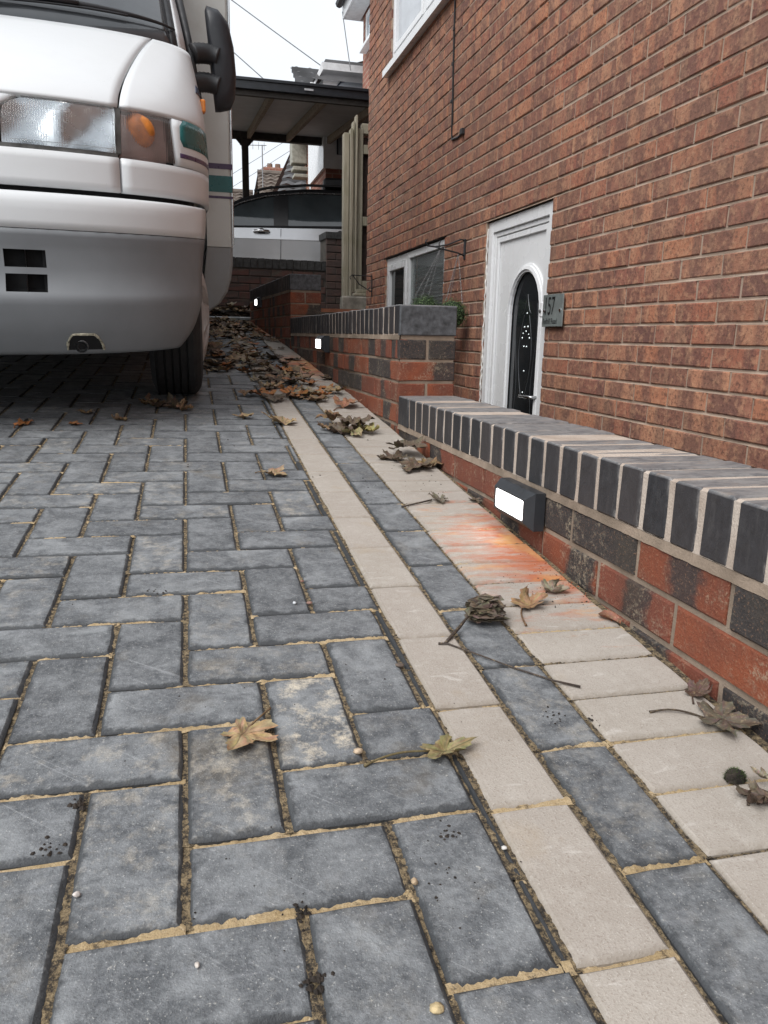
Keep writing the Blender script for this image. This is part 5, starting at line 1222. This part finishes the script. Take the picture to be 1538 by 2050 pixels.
# ================================================================ hanging topiary balls
br = empty('hanging_basket_bracket', (HX, 4.75, .54)); tag(br, 'black iron bracket on the brick wall holding two chains between window and door', 'bracket'); f = parts(br)
m = MB(); m.bbox((HX-.010, 4.735, .478), (HX-.001, 4.760, .600), .002); f(m, 'wall_plate', BLACK)
m = MB(); m.tube([(HX-.008, 4.748, .590), (HX-.03, 4.748, .597), (HX-.06, 4.748, .585), (HX-.12, 4.748, .56), (HX-.20, 4.748, .545), (HX-.25, 4.748, .550), (HX-.265, 4.748, .57), (HX-.255, 4.748, .585)], .005, 6)
m.tube([(HX-.008, 4.748, .50), (HX-.05, 4.748, .515), (HX-.13, 4.748, .530), (HX-.20, 4.748, .545)], .005, 6)
m.tube([(HX-.165, 4.748, .585), (HX-.175, 4.748, .565), (HX-.17, 4.748, .535), (HX-.16, 4.748, .53)], .004, 6); f(m, 'arm', BLACK, smooth=True)
GRN = NB('box_leaf'); _r, _, _, _ = GRN.attr('A'); GRN.out(GRN.ramp(_r, [(0, (.02,.05,.014)), (.5, (.06,.12,.035)), (1, (.16,.24,.09))]), .5); GRN = GRN.m
CHN = plain('chain_steel', (.30,.30,.31), .4, .7)
def topiary(c, rad, hooks, label):
    root = empty('topiary_ball', (c[0], c[1], c[2]-rad)); tag(root, label, 'plant', 'topiary balls hanging by the window'); f = parts(root)
    m = MB(); m.lathe([(c[2]-rad*.8+.0, .001)]+[(c[2]-rad*.82*math.cos(t), rad*.82*math.sin(t)) for t in lin(.15, 3.0, 10)]+[(c[2]+rad*.8, .001)], 18, 'z', (c[0], c[1], 0)); f(m, 'core', plain('leafy_core', (.012,.025,.008), .9) if 'leafy_core' not in bpy.data.materials else bpy.data.materials['leafy_core'], smooth=True)
    m = MB(); C = Vector(c)
    for _ in range(1900):
        d = Vector((random.gauss(0,1), random.gauss(0,1), random.gauss(0,1))).normalized(); p = C+d*rad*random.uniform(.80, 1.05)
        t = d.cross(Vector((random.gauss(0,1), random.gauss(0,1), random.gauss(0,1)))).normalized(); n = (d+Vector((random.gauss(0,.5), random.gauss(0,.5), random.gauss(0,.5)))).normalized(); b = n.cross(t).normalized()
        L = random.uniform(.006, .011); w = L*.55; r = min(1, max(0, .45+.35*d.z+random.gauss(0, .25)*.8)) if False else random.random()
        m.add([p, p+t*L*.5+b*w*.5+n*.001, p+t*L, p+t*L*.5-b*w*.5+n*.001], [(0,1,2,3)], 0, (r, 0, 0, 1))
    f(m, 'foliage', GRN, fix=False)
    for hk, ft in hooks:
        m = MB(); a, b = Vector(hk), Vector(ft); n = int((a-b).length/.011); d = (b-a)/n; x = d.cross(Vector((0, 1, .3))).normalized(); y = d.normalized().cross(x)
        for i in range(n):
            o = a+d*i; s = x if i % 2 else y; q = .0032
            m.tube([o, o+d*.3+s*q, o+d*.8+s*q, o+d*1.1, o+d*.8-s*q, o+d*.3-s*q, o], .0011, 4, cap=False)
        f(m, 'chain', CHN)
topiary((1.445, 4.72, .160), .097, [((1.545, 4.748, .53), (1.38, 4.72, .24)), ((1.545, 4.748, .53), (1.47, 4.72, .25)), ((1.545, 4.748, .53), (1.44, 4.80, .23))], 'round green topiary ball hanging nearer the window, on the left')
topiary((1.592, 4.62, .135), .100, [((1.665, 4.748, .51), (1.545, 4.60, .215)), ((1.665, 4.748, .51), (1.66, 4.62, .20)), ((1.665, 4.748, .51), (1.60, 4.70, .22))], 'round green topiary ball hanging nearer the door, on the right')

# ================================================================ leaves and litter on the paving
HALF = [(.0, .0), (.10, -.05), (.22, -.13), (.33, -.16), (.36, -.07), (.47, -.05), (.44, .05), (.34, .10), (.30, .16), (.42, .20), (.50, .30), (.62, .33), (.60, .42), (.66, .52), (.54, .52), (.48, .58), (.38, .50), (.26, .46), (.24, .54), (.30, .62), (.24, .68), (.25, .78), (.15, .80), (.10, .90), (.0, 1.02)]
def leaf_mesh(col, curl=1., cup=.5, noise_=.03, half=HALF, rings=(1, .72, .42, .15), seed=0, dead=False, stem=None, width=1.):
    rr = random.Random(seed); out = [(x*width, y) for x, y in half]+[(-x*width, y) for x, y in half[-2:0:-1]]; n = len(out); c = (0, .34); vs = []; B = []
    ph = [rr.uniform(0, 6.3) for _ in range(6)]
    side = [rr.uniform(.55, 1.25) for _ in range(2)]
    for k, s in enumerate(rings):
        for i, (x, y) in enumerate(out):
            jx = 1+rr.uniform(-.03, .03) if k == 0 else 1
            px, py = c[0]+(x-c[0])*s*jx, c[1]+(y-c[1])*s*jx; px *= side[0 if x > 0 else 1] if True else 1
            vein = 0
            for a in (0, .62, -.62, 1.35, -1.35):
                dx, dy = math.sin(a), math.cos(a); t = px*dx+py*dy; e = abs(px*dy-py*dx)
                if t > 0: vein = max(vein, 1-e/.05)
            vs.append([px, py]); B.append((max(0, vein), k/len(rings), 0, 1))
    vs.append([0, .34]); B.append((1, 1, 0, 1))
    P = []
    for x, y in vs:
        z = noise_*(math.sin(x*9+ph[0])*math.cos(y*8+ph[1])+.6*math.sin(x*17+y*13+ph[2]))
        z += .10*abs(x)*math.sin(ph[3])-.06*math.exp(-(x/.05)**2)
        k = 1.3*cup; yy = y-.35
        X = x; Z = z
        if abs(curl) > .05:
            kk = curl*1.15*(1+.4*math.sin(y*4+ph[4])); X = math.sin(kk*x)/kk-z*math.sin(kk*x); Z = (1-math.cos(kk*x))/kk*(1)+z*math.cos(kk*x)
        if abs(k) > .05: Y = math.sin(k*yy)/k; Z += (1-math.cos(k*yy))/k
        else: Y = yy
        if dead:
            X += .10*math.sin(y*15+ph[1])+.06*rr.uniform(-1, 1); Y += .10*math.sin(x*17+ph[2])+.06*rr.uniform(-1, 1); Z = abs(Z)*.8+.16*rr.random()
        P.append((X, Y, Z))
    fs = [(k*n+i, k*n+(i+1) % n, (k+1)*n+(i+1) % n, (k+1)*n+i) for k in range(len(rings)-1) for i in range(n)]+[((len(rings)-1)*n+i, (len(rings)-1)*n+(i+1) % n, len(P)-1) for i in range(n)]
    A = [tuple(min(1, max(0, c_*(1+rr.uniform(-.18, .18)))) for c_ in col)+(1,) for _ in P]
    return P, fs, A, B
def ground_normal(): return Vector((.0158, -.0901, 1)).normalized()
GN = ground_normal(); GT = Matrix((Vector((1, 0, -.0158)).normalized(), GN.cross(Vector((1, 0, -.0158)).normalized()), GN)).transposed()
def put_leaf(name, label, X, Y, size, rot, col, curl=1., cup=.4, tilt=0., stem=0., stem_rot=0., group=None, seed=None, lift=0., **kw):
    sd = seed if seed is not None else random.randrange(10**6); P, fs, A, B = leaf_mesh(col, curl, cup, seed=sd, **kw)
    S = size/1.25; Mx = Matrix.Rotation(rot, 3, 'Z') @ Matrix.Rotation(tilt, 3, 'X')
    q = [GT @ (Mx @ (Vector(p)*S)) for p in P]; mn = min(v.dot(GN) for v in q); base = Vector((0, 0, 0))
    q = [v+GN*(-mn+.0006+lift) for v in q]
    root = empty(name, (X, Y, dz(X, Y))) if stem else None
    m = MB(); m.add(q, fs, 0, A, B)
    if root is None:
        o = m.build(name, LF, None, smooth=True, fix=False); o.location = (X, Y, dz(X, Y)); tag(o, label, 'leaf', group); return o
    tag(root, label, 'leaf', group); m.build('blade', LF, root, smooth=True, fix=False)
    b0 = q[0]; dirv = GT @ (Matrix.Rotation(rot+stem_rot, 3, 'Z') @ Vector((0, -1, 0))); side = dirv.cross(GN)
    pts = [b0+dirv*(stem*t)+side*stem*.10*math.sin(t*2.6)+GN*(-(b0.dot(GN)-.0022)*min(1, t*1.6)+.004*math.sin(t*3.1)) for t in lin(0, 1, 9)]
    m = MB(); m.tube(pts, [S*.016+.0004]*9+[S*.026+.0006], 6, A=(col[0]*.45, col[1]*.42, col[2]*.4, 1)); m.build('stem', LF, root, smooth=True); return root
TAN, BRN, DRK, ORG, YEL, RED = (.43,.30,.165), (.25,.155,.085), (.115,.085,.062), (.44,.17,.055), (.37,.31,.12), (.25,.105,.065)
put_leaf('fallen_leaf', 'pale tan sycamore leaf with long dark stem on the charcoal paving, left foreground', .045, .868, .086, R(155), TAN, .5, .3, R(4), .048, R(-12), seed=3)
put_leaf('fallen_leaf', 'olive yellow leaf with long straight stem lying across onto the buff border', .290, .800, .082, R(-82), (.30,.255,.12), 1.5, .3, R(4), .085, R(2), seed=8, width=.62)
put_leaf('fallen_leaf', 'pale brown curled leaf with upright thin stem beside the crumpled leaf clump', .580, 1.185, .082, R(-70), (.36,.215,.115), 2.2, .5, R(8), .07, R(55), seed=5)
put_leaf('fallen_leaf', 'small grey curled leaf near the wall below the orange stain', .650, 1.235, .062, R(-100), (.27,.23,.17), 2.4, .9, 0, 0, seed=12)
put_leaf('fallen_leaf', 'reddish brown oval curled leaf against the foot of the wall', .700, 1.11, .055, R(35), RED, 2.0, .4, 0, 0, seed=15, half=[(0,0),(.12,.05),(.22,.2),(.30,.4),(.31,.6),(.22,.85),(0,1.0)])
put_leaf('fallen_leaf', 'large dark grey-brown sycamore leaf with long stem on buff pavers, right edge', .690, .800, .088, R(-125), (.125,.105,.080), .35, .25, R(4), .075, R(20), seed=21)
put_leaf('fallen_leaf', 'dark purplish folded leaf propped on the wall foot above the big sycamore leaf', .700, .872, .058, R(-60), (.12,.075,.06), 2.4, .6, R(12), .022, R(30), seed=23)
put_leaf('fallen_leaf', 'dark brown crumpled leaf at the right edge beside the moss clump', .630, .648, .068, R(-160), (.12,.09,.07), 1.0, .8, R(14), .03, R(120), seed=26, noise_=.1)
put_leaf('leaf_fragment', 'pale dry curled leaf fragment resting on the dark crumpled leaf', .640, .672, .030, R(20), (.36,.31,.23), 2.6, .9, 0, 0, seed=27, lift=.014)
cl_ = empty('leaf_clump', (.473, 1.141, dz(.473, 1.141))); tag(cl_, 'shrivelled grey-brown clump of dead leaf on the charcoal border strip', 'leaf clump')
for i in range(9):
    P, fs, A, B = leaf_mesh(random.choice(((.15,.125,.09), (.11,.09,.07), (.24,.205,.15))), 2.4, 1.4, .16, seed=60+i, dead=True); Mx = GT @ Matrix.Rotation(random.uniform(0, 6.3), 3, 'Z') @ Matrix.Rotation(random.uniform(-1.3, 1.3), 3, 'X') @ Matrix.Rotation(random.uniform(-.9, .9), 3, 'Y')
    sc_ = random.choice((.030, .036, .042)); q = [Mx @ (Vector(p)*sc_) for p in P]; mn = min(v.dot(GN) for v in q); q = [v+GN*(-mn+.001+.0008*i)+Vector((random.uniform(-.024, .024), random.uniform(-.017, .017), 0)) for v in q]; m = MB(); m.add(q, fs, 0, A, B); m.build('shrivelled_leaf', LF, cl_, fix=False)
def twig(label, pts, r, name='twig'):
    m = MB(); m.tube([(x, y, dz(x, y)+h) for x, y, h in pts], r, 6, A=(.05,.04,.035,1)); tag(m.build(name, LF, smooth=True), label, 'twig')
twig('long thin dark leaf stalk across the two border strips below the shrivelled clump', [(.366, 1.066, .004), (.380, 1.064, .004), (.42, 1.02, .0035), (.46, .975, .003), (.50, .935, .003), (.533, .912, .003)], [.0022, .0016, .0014, .0014, .0015, .002])
twig('short thick dark stalk joining the shrivelled leaf clump to the long stalk', [(.378, 1.068, .003), (.395, 1.085, .006), (.415, 1.105, .010), (.435, 1.125, .016), (.45, 1.135, .02)], [.0022, .003, .003, .002, .0016])
twig('thin stalk of the small grey leaf lying over the pavers by the wall', [(.498, 1.77, .003), (.54, 1.79, .004), (.59, 1.815, .005)], .0022)
G1 = 'dry leaves scattered along the border below the walls'
mid = [(.661, 2.30, .14, DRK, 'top leaf of the dark leaf heap at the foot of the low wall coping'), (.64, 2.14, .16, (.14,.105,.075), 'broad dull brown leaf at the front of the heap by the low wall'), (.60, 2.25, .105, DRK, 'dark ragged leaf at the left of the heap by the low wall'), (.70, 2.18, .12, BRN, 'rolled brown leaf touching the foot of the low wall'),
       (.616, 1.82, .07, (.16,.14,.105), 'small flat grey leaf on buff pavers short of the wall light'), (.708, 1.81, .045, DRK, 'tiny dark leaf scrap at the wall foot beside the nearest wall light'), (.217, 2.08, .075, (.34,.24,.14), 'lone crumpled tan leaf on charcoal paving left of the border'),
       (.33, 2.79, .135, TAN, 'pale tan leaf lying across the edge of the buff border strip'), (.19, 2.88, .09, TAN, 'folded pale tan leaf on charcoal paving left of the border'), (.633, 3.14, .15, (.40,.20,.12), 'long rolled red-brown leaf on the buff soldier pavers'), (.565, 3.73, .15, ORG, 'bright orange-brown upturned leaf in front of the leaf drift'), (.632, 3.62, .11, ORG, 'orange folded leaf to the right in front of the leaf drift'),
       (-.542, 2.747, .085, ORG, 'orange-brown leaf on the paving under the camper bumper, far left'), (-.374, 2.946, .06, BRN, 'small upright brown leaf in the shade under the camper'), (-.386, 2.743, .05, (.36,.15,.06), 'flat orange leaf just outside the camper shade')]
for i, (x, y, s, c, lab) in enumerate(mid): put_leaf('fallen_leaf', lab, x, y, s, random.uniform(0, 6.3), c, random.uniform(.3, 1.5), random.uniform(.05, .5), random.uniform(-.1, .1), s*.5 if i % 3 == 0 else 0, random.uniform(-.5, .5), G1, 100+i, lift=.0 if i not in (0,) else .02, noise_=.05)
G2 = 'dry leaves gathered on the pavers in front of the leaf drift'
for i, (x, y, s) in enumerate([(.521, 2.623, .15), (.603, 2.625, .10), (.495, 2.777, .11), (.56, 2.66, .13), (.545, 2.59, .1), (.47, 2.66, .08)]):
    put_leaf('fallen_leaf', 'dry leaf in the small dark and yellow leaf pile on the grey border strip', x, y, s, random.uniform(0, 6.3), [DRK, YEL, BRN, DRK, (.30,.27,.13), BRN][i], random.uniform(.4, 1.6), .3, random.uniform(-.12, .12), 0, 0, 'small leaf pile on the grey border strip', 200+i, lift=.007*(i % 4), noise_=.1)
for i in range(40):
    t = random.random(); x, y = random.gauss(.47, .10), 3.25+1.3*abs(random.gauss(0, .55)); x = min(.68, max(.12, x)); s = random.uniform(.07, .14)
    cn, cc = random.choice((('pale tan', TAN), ('mid brown', BRN), ('dark brown', DRK), ('dark brown', DRK), ('mid brown', BRN), ('orange', ORG), ('greyish tan', (.30,.25,.17))))
    wh_ = 'charcoal paving' if x < .31 else ('buff border strip' if x < .42 else ('grey border strip' if x < .52 else 'buff soldier pavers'))
    put_leaf('fallen_leaf', '%s %s leaf on the %s, %s the leaf drift' % ('large' if s > .105 else 'small', cn, wh_, 'just before' if y < 3.7 else 'inside'), x, y, s, random.uniform(0, 6.3), cc, random.uniform(.3, 1.6), random.uniform(.05, .6), random.uniform(-.12, .12), 0, 0, G2, 300+i, lift=random.uniform(0, .006), noise_=.05)
for i, (x, y, s) in enumerate([(-.12, 3.09, .11), (-.06, 3.06, .10), (-.16, 3.12, .09), (-.022, 3.023, .075), (-.247, 2.824, .07)]):
    put_leaf('fallen_leaf', 'dark leaf of the cluster in the shade before the front tyre', x, y, s, random.uniform(0, 6.3), random.choice((DRK, BRN)), 1.6, .7, random.uniform(-.2, .2), 0, 0, 'leaf cluster before the front tyre', 400+i, noise_=.1)
# the deep drift beside the van, and the heap behind the kerb: too many to count
H16 = HALF[::3]+[HALF[-1]]
def drift(name, label, n, place, smin, smax):
    m = MB()
    for i in range(n):
        x, y, h = place(); s = random.uniform(smin, smax); col = random.choice((TAN, BRN, DRK, DRK, BRN, BRN, ORG, (.30,.24,.16), (.20,.16,.12), (.36,.28,.18)))
        P, fs, A, B = leaf_mesh(tuple(c*.85 for c in col), random.uniform(.1, 1.0), random.uniform(.02, .5), .05, H16, (1, .55), seed=1000+i+len(name)*977)
        Mx = Matrix.Rotation(random.uniform(0, 6.3), 3, 'Z') @ Matrix.Rotation(random.gauss(0, .20), 3, 'X') @ Matrix.Rotation(random.gauss(0, .18), 3, 'Y'); q = [GT @ (Mx @ (Vector(p)*s/1.25)) for p in P]; mn = min(v.z for v in q)
        m.add([v+Vector((x, y, h-mn+.001)) for v in q], fs, 0, A, B)
    tag(m.build(name, LF, None, smooth=True, fix=False), label, 'leaves', kind='stuff')
def place_drift():
    while True:
        y = random.uniform(4.0, 7.55); xw = .728-.0213*(y-2.673) if y < 5.3 else .672-.0432*(y-5.306)
        x = random.uniform(.05, xw-.03); c = .25 if y < 4.7 else .32
        pk = math.exp(-((x-c)/(.19 if y < 5 else .24))**2)*(1 if y > 4.15 else .6)
        gap = 1-.92*math.exp(-((y-5.45)/.38)**2)
        if random.random() < .05+.95*pk*gap: return x, y, dz(x, y)+random.random()**1.5*.014*pk*gap
drift('leaf_drift', 'deep drift of dry brown leaves between the camper and the garden wall', 360, place_drift, .05, .115)
def place_heap():
    x = random.uniform(-.6, .66); y = random.uniform(7.78, 8.1); return x, y, .13+random.random()*.13*math.exp(-((x-.45)/.35)**2)
drift('leaf_heap', 'heap of leaves and soil behind the kerb at the top of the drive', 260, place_heap, .07, .14)
m = MB(); nx, ny = 24, 8; vs = []
for j in range(ny+1):
    for i in range(nx+1):
        x = -.7+1.38*i/nx; y = 7.745+.37*j/ny; vs.append((x, y, .1+(.10*math.exp(-((x-.4)/.35)**2)+.02)*math.sin(math.pi*j/ny)**.5+random.uniform(-.012, .012)))
m.add(vs, [(j*(nx+1)+i, j*(nx+1)+i+1, (j+1)*(nx+1)+i+1, (j+1)*(nx+1)+i) for j in range(ny) for i in range(nx)]); tag(m.build('soil_heap', SOIL, None, smooth=True), 'dark soil under the leaf heap behind the kerb', 'soil', kind='stuff')
# pebbles, moss, crumbs of soil
def pebble(X, Y, s, col, label, name='pebble', mat=None):
    m = MB(); rr = random.Random(int(X*1e4)+int(Y*1e4)); n = 8; prof = lin(0.15, math.pi-.15, 5); vs = []
    ax = [rr.uniform(.7, 1.2) for _ in range(3)]
    for t in prof:
        for k in range(n): a = 2*math.pi*k/n; j = rr.uniform(.8, 1.2); vs.append((s*.5*ax[0]*math.sin(t)*math.cos(a)*j, s*.5*ax[1]*math.sin(t)*math.sin(a)*j, s*.36*ax[2]*(1-math.cos(t))*.5*1.6))
    m.add(vs, [(i*n+k, i*n+(k+1) % n, (i+1)*n+(k+1) % n, (i+1)*n+k) for i in range(5) for k in range(n)]+[tuple(range(n)), tuple(5*n+k for k in range(n))])
    o = m.build(name, mat or plain('pebble_%d' % len(bpy.data.materials), col, .7, var=.2, sc=200, bump=.4, bsc=400), None, smooth=True); o.location = (X, Y, dz(X, Y)); tag(o, label, name)
for X, Y, s, c, lab in [(.173, .474, .011, (.55,.43,.24), 'sandy yellow pebble at the very bottom of the paving'), (-.119, .647, .008, (.62,.56,.52), 'small pale pink pebble beside a dark joint, lower left'), (-.013, .552, .006, (.55,.50,.45), 'tiny pale pebble in the middle of a charcoal paver near the bottom'), (.297, .632, .008, (.65,.63,.60), 'tiny white pebble in the joint beside the buff border'), (.287, 1.011, .012, (.12,.09,.07), 'small dark stone in the joint next to the buff border'), (.182, .815, .012, (.52,.40,.28), 'sandy crumb in the joint beside the dusty paver'), (.188, 1.341, .007, (.30,.15,.11), 'small reddish grit lump in the upper joint'), (.187, 1.243, .010, (.33,.19,.15), 'larger reddish grit lump below the other in the joint'), (.161, 1.246, .008, (.60,.62,.64), 'angular pale chip on a charcoal paver'), (.192, .604, .010, (.50,.37,.24), 'sandy clump at a joint crossing near the border')]: pebble(X, Y, s, c, lab)
mo = empty('moss_clump', (.622, .690, dz(.622, .690))); tag(mo, 'small tuft of dark green moss on buff pavers at the right edge', 'moss')
m = MB(); n = 9; vs = []
for i, t in enumerate(lin(.1, 1.57, 4)):
    for k in range(n): a = 2*math.pi*k/n; vs.append((.014*math.sin(t)*math.cos(a)*random.uniform(.85, 1.1), .011*math.sin(t)*math.sin(a), .014*math.cos(t)))
m.add(vs, [(i*n+k, i*n+(k+1) % n, (i+1)*n+(k+1) % n, (i+1)*n+k) for i in range(4) for k in range(n)]+[tuple(range(n))]); m.build('soil_base', SOIL, mo)
m = MB()
for _ in range(420):
    d = Vector((random.gauss(0, 1), random.gauss(0, 1), abs(random.gauss(0, 1)))).normalized(); p = Vector((d.x*.013, d.y*.0105, d.z*.013)); L = random.uniform(.002, .0045); s = d.cross(Vector((random.random(), random.random(), random.random()))).normalized()*.0004; m.add([p-s, p+s, p+d*L], [(0, 1, 2)])
m.build('fronds', MOSS, mo, fix=False)
def crumbs(name, label, spots):
    m = MB()
    for (X, Y, n, sp, s) in spots:
        for _ in range(n):
            x, y = random.gauss(X, sp), random.gauss(Y, sp); r = s*random.uniform(.3, 1); b = Vector((x, y, dz(x, y)-.0003)); q = [b+Vector((r*math.cos(a)*random.uniform(.6, 1.2), r*math.sin(a)*random.uniform(.6, 1.2), 0)) for a in lin(0, 6.283*.8, 4)]
            m.add(q+[b+Vector((0, 0, r*random.uniform(.5, 1.1)))], [(i, (i+1) % 5, 5) for i in range(5)])
    tag(m.build(name, SOIL, None, fix=False), label, 'soil', kind='stuff')
crumbs('soil_crumbs', 'dark crumbs of soil scattered over the pavers', [(-.133, .778, 26, .0045, .004), (-.153, .716, 16, .007, .003), (.079, .592, 22, .006, .0035), (.085, .519, 30, .006, .004), (-.067, 1.326, 20, .010, .003), (.248, .663, 14, .005, .003), (.22, .60, 16, .025, .002), (-.099, .84, 8, .004, .003), (.05, .62, 14, .05, .002), (.456, .854, 14, .010, .003), (.511, .831, 10, .006, .003), (.15, .9, 20, .12, .0018), (.0, 1.4, 40, .3, .0022), (.6, 1.3, 40, .05, .0025), (.66, 1.22, 40, .03, .003), (.25, .64, 10, .03, .0016), (.2, .5, 10, .06, .0016), (.55, 2.0, 60, .1, .004), (.2, 2.6, 40, .3, .004)])
def m_dust():
    return plain('brick_dust', (.36,.11,.05), .95, var=.4, sc=200)
m = MB()
for _ in range(90):
    y = random.gauss(1.33, .09); x = min(.722, .715-abs(random.gauss(0, .035))); r = random.uniform(.0006, .0028); b = Vector((x, y, dz(x, y))); q = [b+Vector((r*math.cos(a), r*math.sin(a), 0)) for a in lin(0, 6.283*.75, 3)]; m.add(q+[b+Vector((0, 0, r))], [(0,1,4), (1,2,4), (2,3,4), (3,0,4)])
tag(m.build('brick_crumbs', m_dust(), None, fix=False), 'red brick crumbs along the wall foot under the nearest light', 'brick crumbs', kind='stuff')
